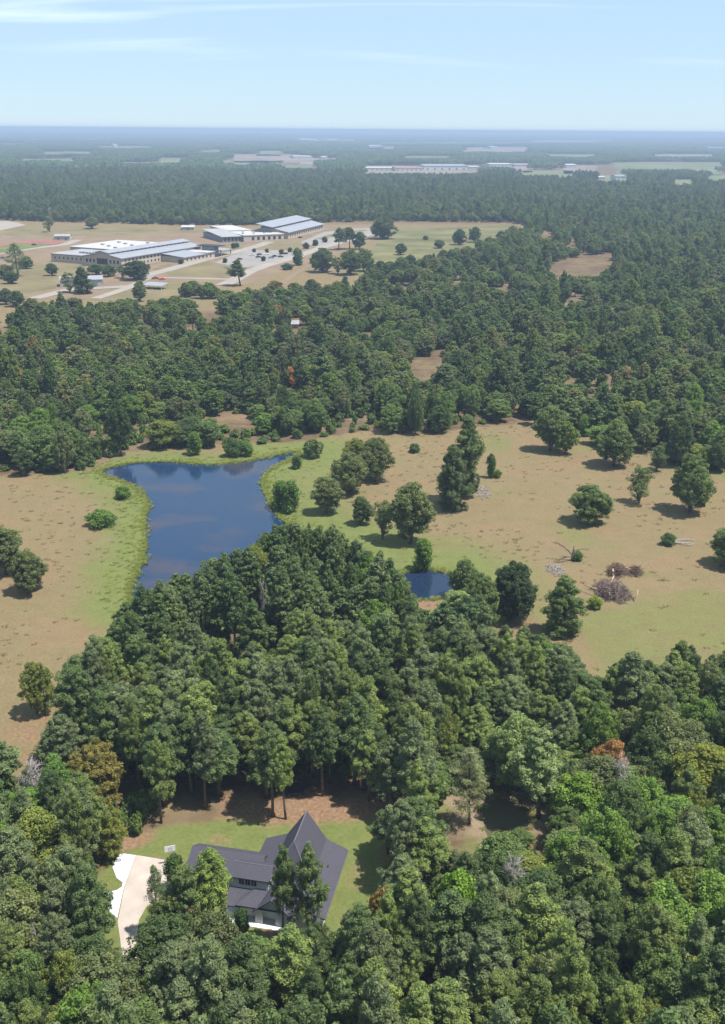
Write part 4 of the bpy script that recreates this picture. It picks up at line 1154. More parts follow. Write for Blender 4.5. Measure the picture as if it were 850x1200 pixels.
# far forest
def far_grid(y0, y1, step, sxy, sz):
    p_ = grid_pts(y0, y1, step, RNG, .42, 60)
    b_ = np.zeros(len(p_), bool)
    mar = 30 * sxy
    for poly in FAR_POLY:
        for o_ in ((0, 0), (mar, 0), (-mar, 0), (0, mar), (0, -mar)):
            b_ |= inside(p_ + np.array(o_), poly)
    p_ = p_[~b_]
    return np.column_stack([p_, np.zeros(len(p_))]), np.tile([sxy, sxy, sz], (len(p_), 1)) * RNG.uniform(.9, 1.12, (len(p_), 3))
fp, fs = [], []
for a in ((3080, 6500, 78, 1.0, 1.0), (6500, 14000, 170, 2.1, 1.15), (14000, 42000, 520, 6.5, 1.9)):
    p_, s_ = far_grid(*a); fp.append(p_); fs.append(s_)
fp = np.concatenate(fp); fs = np.concatenate(fs); n = len(fp)
scatter('distant_forest', fp, [ORDER['d_canopy%d' % k] for k in RNG.integers(0, 4, n)], RNG.integers(0, 4, n) * math.pi / 2 + RNG.normal(size=n) * .1, fs,
        'forest reaching over the plain to the horizon', 'forest')
print('trees', nT, 'indiv', int(indiv.sum()), 'rest', int(rest.sum()), 'under', len(UP), 'far', n, TREE_COUNT)


# ------------------------------------------------------------------ dead wood
def bare_tree(name, base, h, w, seed, label, mat=M['grey_bark'], lean=(0, 0)):
    a, tw, ends = bare(seed, 12.0, 3.5)
    e = empty(name, base, random.uniform(0, 6.28), (w / 6.2, w / 6.2, h / 12.4))
    e.rotation_euler[0], e.rotation_euler[1] = lean
    a.build('trunk', mat, e, True); tw.build('twigs', mat, e)
    tag(e, label, 'dead tree')
    return e
for (x, yt, h, w, sd_, lab) in [(36, 893, 13, 8.0, 1, 'bare grey dead tree beside the vivid green cone-crowned tree'),
                               (728, 886, 14, 6.5, 2, 'bare silvery dead tree below the rust-red oak'),
                               (704, 900, 11, 4.5, 3, 'thin bare stem beside the silvery dead tree'),
                               (600, 1008, 13, 6.0, 4, 'bare purplish twiggy tree below the brown pool'),
                               (308, 683, 16, 3.2, 5, 'bare white snag poking out of the wood by the lake'),
                               (40, 1082, 13, 3.2, 6, 'bare white branch tips in the wood left of the driveway'),
                               (58, 243, 17, 9, 7, 'bare forked snag behind the running track')]:
    b = G(x, yt, h); b[2] = 0
    bare_tree('dead_tree', b, h, w, sd_, lab)
M['dead_bark'] = plain('dark_dead_wood', (.12, .1, .09), .9, .1, .3, 3)
# leaning dead tree with broken limbs in the pasture
b = G(671, 657)
e = empty('dead_tree', b, 0); tag(e, 'leaning grey dead tree with broken limbs in the pasture', 'dead tree')
mb = MB()
mb.tube([(0, 0, 0), (-.1, 0, 1.4), (.1, .1, 3.0), (.15, .1, 4.6)], [.42, .36, .28, .16], 8)
mb.build('trunk', M['dead_bark'], e, True)
rng = np.random.default_rng(5)
def limb(pts, rad, nt_=5, spread=.9):
    m_ = MB(); m_.tube(pts, rad, 6)
    for k in range(nt_ * 5):
        f = rng.uniform(.25, 1) * (len(pts) - 1); i0 = min(int(f), len(pts) - 2); t = f - i0
        p0 = np.array(pts[i0]) * (1 - t) + np.array(pts[i0 + 1]) * t
        d = np.array(pts[-1]) - np.array(pts[0]); d = d / np.linalg.norm(d) + rng.normal(size=3) * spread * .7; d[2] = abs(d[2]) * .5
        p1 = p0 + d * rng.uniform(.5, 1.6)
        p1[2] = max(p1[2], .05)
        m_.tube([p0, p1], [.05, .012], 3, False)
    return m_
limb([(0, 0, 1.5), (-1.4, .2, 3.2), (-3.2, .6, 4.6), (-5.2, .9, 5.4)], [.26, .18, .1, .03], 7).build('limb', M['dead_bark'], e)
limb([(.1, 0, 3.0), (1.2, -.1, 3.6), (2.6, -.2, 3.9), (4.0, -.3, 3.5)], [.2, .13, .08, .02], 5).build('limb', M['dead_bark'], e)
limb([(-.1, -.1, 1.2), (-1.6, -.8, 1.6), (-3.4, -1.4, 1.2), (-5.0, -1.8, .15)], [.2, .14, .09, .03], 7).build('limb', M['dead_bark'], e)
# fallen log with grey twigs
b = G(773, 637)
e = empty('fallen_log', b, RAD(2)); tag(e, 'fallen grey log with bare branches lying by a green bush', 'log')
mb = MB(); mb.tube([(0, 0, .35), (2.5, .1, .36), (5, .2, .34), (8, .1, .25), (10.5, -.1, .1)], [.38, .34, .26, .16, .05], 8); mb.build('trunk', M['grey_bark'], e, True)
limb([(4, .2, .4), (6, 1.2, .8), (8.5, 1.8, .6), (11, 2.0, .1)], [.15, .11, .07, .02], 9, 1.2).build('limb', M['grey_bark'], e)
limb([(4.5, 0, .4), (6.5, -1.2, .6), (9, -1.7, .3)], [.15, .1, .03], 8, 1.2).build('limb', M['grey_bark'], e)
# low greyish brush in the pasture
def twig_mound(n, rx, ry, h, rng, L0=(.8, 2.6)):
    m_ = MB()
    for k in range(n):
        a = rng.random() * 6.28; r = math.sqrt(rng.random())
        wv = .78 + .3 * math.sin(3 * a + rx) * math.sin(5 * a + 2 * ry)
        x, y = math.cos(a) * r * rx * wv, math.sin(a) * r * ry * wv
        zt = h * (1 - r * r) ** .6
        z = rng.uniform(.05, 1) * zt
        Lk = rng.uniform(*L0)
        az = rng.random() * 6.28; el = rng.normal() * .45
        d = np.array([math.cos(az) * math.cos(el), math.sin(az) * math.cos(el), math.sin(el)]) * Lk / 2
        p0 = np.array([x, y, z + .08]) - d; p1 = np.array([x, y, z + .08]) + d
        p0[2] = max(.03, p0[2]); p1[2] = max(.03, p1[2])
        md_ = (p0 + p1) / 2 + rng.normal(size=3) * .12; md_[2] = max(.03, md_[2])
        rr_ = rng.uniform(.03, .11)
        m_.tube([p0, md_, p1], [rr_, rr_ * .8, rr_ * .4], 4, False)
    return m_
M['brush_grey'] = plain('weathered_brush', (.15, .11, .1), .9, .1, .5, .9)
M['brush_brown'] = plain('brown_brush', (.12, .08, .065), .9, .1, .4, .9)
M['fresh_wood'] = plain('broken_pale_wood', (.38, .25, .18), .85, .1, .2, 2)
def brush(name, px_, py_, rx, ry, h, n, mat, label, logs=0, seed=1):
    rng = np.random.default_rng(seed)
    b = G(px_, py_); e = empty(name, b, 0); tag(e, label, 'brush pile')
    t_ = twig_mound(n, rx, ry, h, rng).build('branches', mat, e); t_['kind'] = 'stuff'
    for k in range(logs):
        a = rng.random() * 6.28
        p0 = np.array([rng.normal() * rx * .4, rng.normal() * ry * .4, .3 + h * .5])
        d = np.array([math.cos(a), math.sin(a), rng.normal() * .15]) * rng.uniform(1.2, 2.2)
        q0 = p0 - d; q1 = p0 + d; q0[2] = max(.15, q0[2]); q1[2] = max(.15, q1[2])
        m_ = MB(); m_.tube([q0, p0, q1], [.16, .15, .1], 6); m_.build('log', M['brush_grey'] if k % 3 else M['fresh_wood'], e, True)
    return e
e = brush('brush_pile', 717, 696, 6.0, 7.0, 3.6, 900, M['brush_grey'], 'big grey heap of cut branches with a pale broken trunk', 12, 1)
m_ = MB(); m_.tube([(-.6, .5, 1.6), (.6, 3.4, 2.6), (1.5, 5.2, 3.2)], [.3, .26, .2], 7); m_.build('log', M['fresh_wood'], e, True)
m_ = MB(); m_.tube([(1.2, 5.0, 3.1), (1.3, 5.6, 4.6), (1.2, 6.0, 5.0)], [.3, .28, .18], 7); m_.build('log', M['fresh_wood'], e, True)
brush('brush_pile', 723, 672, 3.2, 4.4, 3.2, 330, M['brush_brown'], 'brown heap of brush directly behind the big grey heap', 3, 2)
brush('brush_pile', 744, 672, 2.4, 3.4, 2.3, 190, M['brush_brown'], 'smaller brown heap of brush behind the grey heap, farthest from the leaning dead tree', 2, 3)
brush('brush_pile', 566, 578, 4.2, 7, .45, 130, M['grey_bark'], 'low flat spread of grey twigs beside the tall pasture pines', 0, 4)
brush('brush_pile', 652, 668, 3.0, 5, .5, 130, M['grey_bark'], 'low grey twigs on the ground left of the leaning dead tree', 0, 5)
brush('brush_pile', 612, 929, 2.2, 2.0, .7, 80, M['grey_bark'], 'heap of driftwood and rubble on the bank of the brown pool', 3, 6)

# ------------------------------------------------------------------ white farmhouse
M['shingle'] = plain('charcoal_shingles', (0.057, 0.055, 0.071), .85, .2, .2, 5)
M['ridge'] = plain('ridge_cap', (.11, .105, .125), .8, .2, .1, 3)
M['white'] = plain('white_siding', (0.554, 0.554, 0.563), .75, .2, .05, 1)
M['glass'] = plain('dark_window_glass', (.02, .024, .03), .12, .5)
M['frame'] = plain('black_window_frame', (.03, .03, .033), .5, .4)
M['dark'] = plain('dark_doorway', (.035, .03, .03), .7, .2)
M['brick'] = plain('reddish_stone', (.27, .15, .1), .85, .1, .25, 4)
HA = RAD(-11.5)
hb_ = G(359.8, 949.8, 10.0)      # ridge's far end
e_u = np.array([-math.sin(HA), math.cos(HA)])        # away from the camera
e_v = np.array([math.cos(HA), math.sin(HA)])         # to the right
house = empty('white_house', (hb_[0], hb_[1], 0), HA)
tag(house, 'white farmhouse with steep charcoal shingle roof in the clearing', 'house')
EA, KN, AP = 3.0, 4.65, 10.0     # eave, break and ridge heights
Lr = 17.0                        # body length towards the camera (local -y)
def T(pts, t=.22): m_ = MB(); m_.slab(pts, t); return m_
# main body walls
MB().box(-6.9, 6.6, -Lr + 1.2, -.6, .004, EA + .15).build('wall', M['white'], house)
roof = MB()
# right: steep upper slope, shallow lower slope; mirrored left; hipped front
RF = -8.4                        # ridge's near end
roof.slab([(0, 0, AP), (0, RF, AP), (3.5, -11.6, KN), (3.5, 0, KN)], .25)
roof.slab([(3.5, 0, KN), (3.5, -11.6, KN), (7.3, -Lr, EA), (7.3, 0, EA)], .25)
roof.slab([(0, RF, AP), (0, 0, AP), (-3.5, 0, KN), (-3.5, -11.6, KN)], .25)
roof.slab([(-3.5, -11.6, KN), (-3.5, 0, KN), (-7.5, 0, EA), (-7.5, -Lr, EA)], .25)
roof.slab([(0, RF, AP), (-3.5, -11.6, KN), (3.5, -11.6, KN)], .25)
roof.slab([(-3.5, -11.6, KN), (-7.5, -Lr, EA), (7.3, -Lr, EA), (3.5, -11.6, KN)], .25)
rf = roof.build('roof', M['shingle'], house)
m_ = MB(); m_.tube([(0, -.02, AP + .03), (0, RF, AP + .03)], [.11, .11], 5)
m_.tube([(0, RF, AP + .03), (-3.5, -11.6, KN + .03)], [.11, .11], 5); m_.tube([(0, RF, AP + .03), (3.5, -11.6, KN + .03)], [.08, .08], 5)
m_.build('ridge_cap', M['ridge'], rf)
MB().poly([(-7.0, -.45, EA), (6.7, -.45, EA), (3.5, -.45, KN), (0, -.45, AP - .3), (-3.5, -.45, KN)]).build('gable_wall', M['white'], house)
for (x, y, z) in [(1.8, -10.2, 6.6), (5.2, -6.2, 3.85), (5.6, -13.0, 3.65), (-5.8, -7.2, 3.65), (4.4, -10.4, 4.2)]:
    MB().tube([(x, y, z - .2), (x, y, z + .55)], [.09, .09], 6).build('vent_pipe', M['dark'], rf)
for y in (-3.0, -6.4, -11.4, -14.4):
    w_ = MB().box(6.6, 6.66, y - .7, y + .7, .9, 2.3).build('window', M['frame'], house)
    MB().box(6.662, 6.68, y - .6, y + .6, 1.0, 2.2).build('pane', M['glass'], w_)
MB().box(6.602, 6.64, -9.9, -8.9, .02, 2.2).build('door', M['brick'], house)
# gutter line on the right eave
MB().box(7.26, 7.38, -Lr, 0, EA - .3, EA - .1).build('gutter', M['ridge'], house)
# left garage wing (runs along -x)
WX0, WX1 = -18.6, -6.6
MB().box(WX0 + .5, WX1, -10.4, -4.0, .006, 2.9).build('wall', M['white'], house)
wr = MB()
wr.slab([(WX0, -3.5, 2.75), (WX0, -6.6, 4.7), (WX1 + 1, -6.6, 4.7), (WX1 + 1, -3.5, 2.75)][::-1], .2)
wr.slab([(WX0, -6.6, 4.7), (WX0, -10.9, 2.75), (WX1 + 1, -10.9, 2.75), (WX1 + 1, -6.6, 4.7)][::-1], .2)
wr.build('roof', M['shingle'], house)
MB().poly([(WX0 + .52, -4.0, 2.9), (WX0 + .52, -10.4, 2.9), (WX0 + .52, -6.6, 4.5)]).build('gable_wall', M['white'], house)
# raised front block with three windows
BX0, BX1 = -9.3, -3.0
RY, EY, FY = -11.7, -14.0, -13.7         # ridge, eave and front wall
MB().box(BX0 + .25, BX1, FY, -10.6, .008, 5.85).build('wall', M['white'], house)
br_ = MB()
br_.slab([(BX0, RY, 7.1), (BX0, EY, 5.85), (BX1 + .4, EY, 5.85), (BX1 + .4, RY, 7.1)], .22)
br_.slab([(BX0, -8.2, 4.7), (BX0, RY, 7.1), (BX1 + .4, RY, 7.1), (BX1 + .4, -8.2, 4.7)], .22)
r2 = br_.build('roof', M['shingle'], house)
MB().tube([(BX0 - .02, RY, 7.11), (BX1 + .3, RY, 7.11)], [.09, .09], 5).build('ridge_cap', M['ridge'], r2)
MB().poly([(BX0 + .24, FY, 5.8), (BX0 + .24, -9.0, 4.95), (BX0 + .24, RY, 6.85)]).build('gable_wall', M['white'], house)
for k in range(3):
    x = -7.5 + k * 1.05
    w_ = MB().box(x - .42, x + .42, FY - .08, FY + .02, 4.45, 5.4).build('window', M['frame'], house)
    MB().box(x - .34, x + .34, FY - .1, FY - .082, 4.53, 5.32).build('pane', M['glass'], w_)
    MB().box(x - .02, x + .02, FY - .12, FY - .102, 4.53, 5.32).build('muntin', M['white'], w_)
# lower porch roof before the raised block
GX0, GX1, GYF = -4.3, 1.3, -16.9
gm_ = (GX0 + GX1) / 2
pr_ = MB(); pr_.slab([(BX0 - .2, FY + .1, 3.75), (BX0 - .2, -17.0, 2.55), (GX0 - .3, -16.4, 2.55), (GX0 - .3, FY + .1, 3.75)], .2)
pr_.build('porch_roof', M['shingle'], house)
for x in (BX0 + .1, BX0 + 2.6):
    MB().box(x, x + .35, -16.7, -16.35, .012, 2.5).build('porch_column', M['white'], house)
MB().box(BX0 + 1.2, BX0 + 2.2, FY - .06, FY - .01, .02, 2.2).build('door', M['brick'], house)
MB().box(BX0 + 3.2, BX0 + 4.4, FY - .06, FY - .01, .7, 2.2).build('window', M['glass'], house)
# white front gable with the entrance
gw = MB()
prof = [(GX0, .01), (GX0 + 1.25, .01), (GX0 + 1.25, 2.4), (GX0 + 3.4, 2.4), (GX0 + 3.4, .01), (GX1, .01), (GX1, 2.6), (gm_, 4.95), (GX0, 2.6)]
n_ = len(prof); gw.v = [(x, GYF, z) for x, z in prof] + [(x, GYF + .25, z) for x, z in prof]
gw.f = [tuple(range(n_)), tuple(range(2 * n_ - 1, n_ - 1, -1))] + [(i_, n_ + i_, n_ + (i_ + 1) % n_, (i_ + 1) % n_) for i_ in range(n_)]
gw.build('gable_wall', M['white'], house)
gr = MB()
gr.slab([(gm_, GYF - .4, 5.2), (gm_, -10, 5.2), (GX1 + .4, -10, 2.45), (GX1 + .4, GYF - .4, 2.45)][::-1], .18)
gr.slab([(GX0 - .35, GYF - .4, 2.45), (GX0 - .35, -10, 2.45), (gm_, -10, 5.2), (gm_, GYF - .4, 5.2)][::-1], .18)
gr.build('porch_roof', M['shingle'], house)
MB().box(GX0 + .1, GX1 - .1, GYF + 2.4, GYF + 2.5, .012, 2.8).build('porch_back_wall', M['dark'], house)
MB().box(GX0 + 1.8, GX0 + 2.8, GYF + 2.32, GYF + 2.39, .02, 2.15).build('door', M['brick'], house)
# second white gable of the main body
sx = 4.0
gw = MB(); prof = [(sx - 2.2, .01), (sx + 2.2, .01), (sx + 2.2, 2.8), (sx, 4.6), (sx - 2.2, 2.8)]
gw.v = [(x, -Lr - .6, z) for x, z in prof] + [(x, -Lr - .4, z) for x, z in prof]; n_ = 5
gw.f = [tuple(range(n_)), tuple(range(2 * n_ - 1, n_ - 1, -1))] + [(i_, n_ + i_, n_ + (i_ + 1) % n_, (i_ + 1) % n_) for i_ in range(n_)]
gw.build('gable_wall', M['white'], house)
g2 = MB()
g2.slab([(sx, -Lr - 1, 4.85), (sx, -12.5, 4.85), (sx + 2.7, -12.5, 2.7), (sx + 2.7, -Lr - 1, 2.7)][::-1], .18)
g2.slab([(sx - 2.7, -Lr - 1, 2.7), (sx - 2.7, -12.5, 2.7), (sx, -12.5, 4.85), (sx, -Lr - 1, 4.85)][::-1], .18)
g2.build('porch_roof', M['shingle'], house)
BY0 = FY - .4
# porch slab
MB().box(BX0 - .6, GX1, GYF - 1.0, FY, .0, .008).build('porch_floor', M['white'], house)

# paving
M['conc_tan'] = plain('tan_concrete', (.36, .31, .275), .9, .1, .16, .25)
M['conc_white'] = plain('new_white_concrete', (0.470, 0.470, 0.487), .9, .1, .07, .5)
M['stonewall'] = plain('pale_stone', (.5, .47, .44), .9, .1, .3, 2)
def sheet(name, pix, mat, z=.012, smooth=0):
    w_ = wpoly(pix)
    if smooth: w_ = smooth_poly(w_, smooth)
    m_ = MB(); m_.prism(w_, z - .2, z)
    o = m_.build(name, mat); o['kind'] = 'structure'
    return o
sheet('driveway', [(160, 1002), (202, 1009), (214, 1014), (212, 1030), (196, 1046), (172, 1062), (163, 1078), (160, 1100), (161, 1132), (163, 1175), (150, 1200), (140, 1200), (146, 1150), (141, 1100), (138, 1080), (146, 1040)], M['conc_tan'], .012)
sheet('driveway_apron', [(140, 999.5), (159.6, 1002.2), (145.5, 1040), (137.6, 1076), (124, 1064), (112, 1054), (124, 1046), (137, 1043), (143, 1039), (144, 1034), (137, 1029), (132, 1016)], M['conc_white'], .018)
sheet('garden_path', [(214, 1052), (226, 1054), (240, 1062), (236, 1066), (220, 1062), (206, 1066), (204, 1060)], M['conc_white'], .02)
# joints of the drive
# curved stone garden wall before the porch
wall = empty('garden_wall', G(285, 1097), 0); tag(wall, 'low curved pale stone garden wall before the house porch', 'wall')
wc = wall.location
pts_ = [G(x, y) for x, y in [(268, 1090), (275, 1095), (283, 1098), (291, 1100.5), (299, 1102), (306, 1102.5)]]
path = []
for i in range(len(pts_) - 1):
    for t in np.linspace(0, 1, 4)[:-1]: path.append(pts_[i] * (1 - t) + pts_[i + 1] * t)
path.append(pts_[-1])
for i in range(len(path) - 1):
    a, b = np.array(path[i][:2]), np.array(path[i + 1][:2])
    d = (b - a); Lk = np.linalg.norm(d); d /= Lk; nrm = np.array([-d[1], d[0]]) * .25
    for zc in (0, 1):
        g_ = .015
        off = d * (Lk * .0 if zc == 0 else 0)
        hh0, hh1 = .002 + zc * .36, .34 + zc * .36 + random.uniform(-.03, .05)
        q_ = [a + d * g_ - nrm, b - d * g_ - nrm, b - d * g_ + nrm, a + d * g_ + nrm]
        m_ = MB(); m_.prism([(p_[0] - wc[0], p_[1] - wc[1]) for p_ in q_], hh0, hh1)
        m_.build('stone', M['stonewall'], wall)
# basketball hoop at the back edge of the drive
M['pole'] = plain('galvanised_pole', (.4, .4, .42), .5, .4)
M['board'] = plain('white_backboard', (0.630, 0.638, 0.655), .35, .4)
hp = empty('basketball_hoop', G(200, 1010), RAD(18)); tag(hp, 'white-backed basketball hoop at the back edge of the driveway', 'basketball hoop')
MB().tube([(0, 0, 0), (0, 0, 2.7), (0, -.6, 3.05)], [.09, .08, .06], 8).build('pole', M['pole'], hp)
bb = MB().box(-.92, .92, -.66, -.6, 2.7, 3.85).build('backboard', M['board'], hp)
m_ = MB()
for (x0, x1, z0, z1) in [(-.3, .3, 3.38, 3.43), (-.3, .3, 3.0, 3.05), (-.3, -.25, 3.05, 3.38), (.25, .3, 3.05, 3.38)]: m_.box(x0, x1, -.668, -.661, z0, z1)
m_.build('target_square', M['frame'], bb)
ring = [(.23 * math.cos(t), -.95 + .23 * math.sin(t), 3.05) for t in np.linspace(0, 6.283, 17)]
MB().tube(ring, [.015] * 17, 4, False).build('rim', M['brick'], hp)
# trampoline under the trees behind the house
tp = empty('trampoline', G(346, 927), 0); tag(tp, 'dark round trampoline under the pines behind the house', 'trampoline')
cir = lambda r, z, n=24: [(r * math.cos(2 * math.pi * k / n), r * math.sin(2 * math.pi * k / n), z) for k in range(n)]
MB().slab(cir(1.9, .82), .03).build('mat', M['dark'], tp)
c_ = cir(2.15, .83, 25); c_.append(c_[0]); MB().tube(c_ , [.11] * len(c_), 6, False).build('rim', M['frame'], tp)
for k in range(6):
    a = k * math.pi / 3; MB().tube([(2.1 * math.cos(a), 2.1 * math.sin(a), .8), (2.1 * math.cos(a), 2.1 * math.sin(a), 0)], [.05, .05], 5).build('leg', M['pole'], tp)

# ------------------------------------------------------------------ school
M['cream'] = plain('cream_masonry', (.40, .34, .28), .85, .15, .06, .3)
M['metal_roof'] = plain('grey_metal_roof', (.225, .232, .26), .5, .4, .05, .15)
M['pale_roof'] = plain('white_membrane_roof', (0.353, 0.344, 0.336), .8, .2, .05, .1)
M['grey_roof'] = plain('grey_flat_roof', (0.252, 0.248, 0.260), .8, .2, .08, .1)
M['slate'] = plain('blue_grey_panel', (.16, .17, .2), .6, .3)
M['asphalt'] = plain('sun_bleached_paving', (0.210, 0.197, 0.189), .95, .05, .07, .05)
M['road'] = plain('pale_road', (0.244, 0.218, 0.193), .95, .05, .08, .05)
M['redtrack'] = plain('red_running_track', (0.218, 0.101, 0.084), .95, .05, .1, .05)
M['turf'] = plain('playing_turf', (0.109, 0.126, 0.050), .95, .05, .2, .05)
M['tan'] = plain('bare_tan_earth', (0.172, 0.126, 0.084), .95, .05, .12, .04)
M['dryturf'] = plain('dry_mown_grass', (0.147, 0.122, 0.067), .95, .05, .2, .03)

def frame2(p0, p1):
    d = np.array(p1[:2]) - np.array(p0[:2]); return math.atan2(d[1], d[0]), np.linalg.norm(d)

def rows(parent, x0, x1, n, y, z, w, h, mat=M['glass'], fr=True):
    """a row of windows on the local -y wall"""
    for k in range(n):
        x = x0 + (x1 - x0) * (k + .5) / n
        f_ = MB().box(x - w / 2, x + w / 2, y - .12, y + .05, z, z + h).build('window', M['frame'], parent)
        MB().box(x - w / 2 + .15, x + w / 2 - .15, y - .16, y - .122, z + .15, z + h - .15).build('pane', mat, f_)
def side_rows(parent, y0, y1, n, x, z, w, h, sgn=1):
    for k in range(n):
        y = y0 + (y1 - y0) * (k + .5) / n
        f_ = MB().box(x - .12, x + .12, y - w / 2, y + w / 2, z, z + h).build('window', M['frame'], parent)
        MB().box(x + sgn * .122, x + sgn * .16, y - w / 2 + .15, y + w / 2 - .15, z + .15, z + h - .15).build('pane', M['glass'], f_)

# main building: local x runs away along the long wall, -y side faces the camera's right
pA = G(143, 314.5); pA2 = G(235, 283, 13.0)
aA, LA = frame2(pA, pA2)
WA = 44.0
sA = empty('school_building', pA, aA); tag(sA, 'long cream school building with grey metal roof and clerestory windows', 'school')
MB().box(0, LA, 0, WA, 0, 9.0).build('wall', M['cream'], sA)
r_ = MB()
r_.slab([(-1.2, -1.2, 8.9), (LA + 1, -1.2, 8.9), (LA + 1, WA * .33, 11.6), (-1.2, WA * .33, 11.6)], .4)
r_.slab([(-1.2, WA * .67, 11.6), (LA + 1, WA * .67, 11.6), (LA + 1, WA + 1.2, 8.9), (-1.2, WA + 1.2, 8.9)], .4)
r_.build('roof', M['metal_roof'], sA)
MB().box(.5, LA - .5, WA * .33, WA * .67, 9, 13.2).build('clerestory_wall', M['cream'], sA)
up = MB()
up.slab([(-1.6, WA * .33 - 1.2, 13.0), (LA + 1.2, WA * .33 - 1.2, 13.0), (LA + 1.2, WA * .5, 14.6), (-1.6, WA * .5, 14.6)], .4)
up.slab([(-1.6, WA * .5, 14.6), (LA + 1.2, WA * .5, 14.6), (LA + 1.2, WA * .67 + 1.2, 13.0), (-1.6, WA * .67 + 1.2, 13.0)], .4)
up.build('upper_roof', M['metal_roof'], sA)
rows(sA, 4, LA - 6, 17, WA * .33, 11.7, 3.4, 1.0)
rows(sA, 3, 58, 10, 0, 5.4, 1.7, 2.2); rows(sA, 3, 58, 10, 0, 1.3, 1.7, 2.2)
MB().poly([(-.02, 0, 9.0), (-.02, WA * .33, 11.3), (-.02, WA * .33, 13), (-.02, WA * .5, 14.3), (-.02, WA * .67, 13), (-.02, WA * .67, 11.3), (-.02, WA, 9)]).build('gable_wall', M['cream'], sA)
f_ = MB().box(-.25, .02, WA * .36, WA * .64, 2.4, 7.6).build('window', M['frame'], sA)
for k in range(4): MB().box(-.32, -.252, WA * .36 + .4 + k * 3.0, WA * .36 + 3.1 + k * 3.0, 2.8, 7.2).build('pane', M['glass'], f_)
side_rows(sA, 2, WA * .33, 3, -.02, 3.6, 2.0, 3.0, -1); side_rows(sA, WA * .67, WA - 2, 3, -.02, 3.6, 2.0, 3.0, -1)
# lower wing at the left with a flat grey roof, and the gym with a white roof behind it
MB().box(8, 52, WA + .01, WA + 46, 0, 7.2).build('wing_wall', M['cream'], sA)
MB().box(7.4, 52.2, WA + .02, WA + 46.6, 7.21, 7.8).build('flat_roof', M['grey_roof'], sA)
for k in range(8): MB().box(7.9, 7.98, WA + 4 + k * 5.2, WA + 5.4 + k * 5.2, 3.2, 5.2).build('window', M['glass'], sA)
for k in range(5): MB().box(20 + k * .6, 24 + k * .6, WA + 3 + k * 4.6, WA + 5.6 + k * 4.6, 7.81, 9.0).build('roof_unit', M['slate'], sA)
MB().box(53, 128, WA + .01, WA + 62, 0, 8.6).build('gym_wall', M['cream'], sA)
MB().box(52.4, 128.6, WA + .02, WA + 62.6, 8.61, 9.2).build('flat_roof', M['pale_roof'], sA)
# annex towards the car park
MB().box(60, 112, -26, -.01, 0, 5.4).build('annex_wall', M['cream'], sA)
r_ = MB(); r_.slab([(59, -27, 5.3), (96, -27, 5.3), (96, -.02, 7.6), (59, -.02, 7.6)], .35); r_.build('annex_roof', M['metal_roof'], sA)
MB().box(96.2, 113, -27, -.02, 5.6, 6.4).build('flat_roof', M['pale_roof'], sA)
rows(sA, 62, 108, 7, -26, 1.6, 2.0, 2.2)
MB().box(113.4, 122, -24, -10, 0, 10.4).build('entrance_tower', M['slate'], sA)
MB().box(112, 126, -30, -4, 10.41, 11.0).build('entrance_canopy', M['dark'], sA)
MB().box(124, 145, -26, -8, 5.0, 5.6).build('entrance_canopy', M['metal_roof'], sA)
for (x, y) in [(125.5, -24.5), (143, -24.5), (125.5, -9.5), (143, -9.5)]: MB().box(x, x + .8, y, y + .8, 0, 4.99).build('canopy_post', M['cream'], sA)

for k in range(7): MB().box(62 + k * 8.6, 64.4 + k * 8.6, WA + 12 + (k % 3) * 15, WA + 15 + (k % 3) * 15, 9.21, 10.4).build('roof_unit', M['grey_roof'], sA)
# second building
pB = G(338, 280); pB2 = G(379, 269.5)
aB, LB = frame2(pB, pB2)
WB = 46.0
sB = empty('school_building', pB, aB); tag(sB, 'far school hall with broad two-step grey roof beside paved lots', 'school')
MB().box(0, LB, 0, WB, 0, 7.5).build('wall', M['cream'], sB)
r_ = MB()
r_.slab([(-1.5, -1.5, 7.4), (LB + 1.5, -1.5, 7.4), (LB + 1.5, WB * .38, 11.4), (-1.5, WB * .38, 11.4)], .4)
r_.slab([(-1.5, WB * .75, 11), (LB + 1.5, WB * .75, 11), (LB + 1.5, WB + 1.5, 7.4), (-1.5, WB + 1.5, 7.4)], .4)
r_.build('roof', M['metal_roof'], sB)
MB().box(.4, LB - .4, WB * .38, WB * .75, 7.51, 13.6).build('clerestory_wall', M['slate'], sB)
up = MB()
up.slab([(-9, WB * .38 - 1.4, 13.4), (LB + 1.5, WB * .38 - 1.4, 13.4), (LB + 1.5, WB * .8, 17.0), (-9, WB * .8, 17.0)], .5)
up.build('upper_roof', M['metal_roof'], sB)
rows(sB, 3, LB - 3, 15, 0, 2.0, 2.6, 2.4); rows(sB, 3, LB - 3, 16, WB * .38, 11.6, 3.4, 1.3)
MB().poly([(-.02, 0, 7.5), (-.02, WB * .38, 11.2), (-.02, WB * .75, 11), (-.02, WB, 7.5)]).build('gable_wall', M['cream'], sB)
pC = G(286, 283.5); pC2 = G(333, 281.5)
aC, LC = frame2(pC, pC2)
sC = empty('school_building', pC, aC); tag(sC, 'low flat-roofed school block in front of the broad two-step roof', 'school')
MB().box(0, LC, 0, 50, 0, 6.6).build('wall', M['cream'], sC)
MB().box(-.5, LC + .5, -.5, 50.5, 6.61, 7.3).build('flat_roof', M['pale_roof'], sC)
rows(sC, 8, LC - 2, 6, 0, 1.6, 3.0, 3.4)
MB().box(-24, -.02, 4, 70, 0, 6.0).build('wing_wall', M['slate'], sC)
r_ = MB(); r_.slab([(-25, 3, 6.1), (-.04, 3, 6.1), (-.04, 71, 9.2), (-25, 71, 9.2)], .4); r_.build('wing_roof', M['grey_roof'], sC)
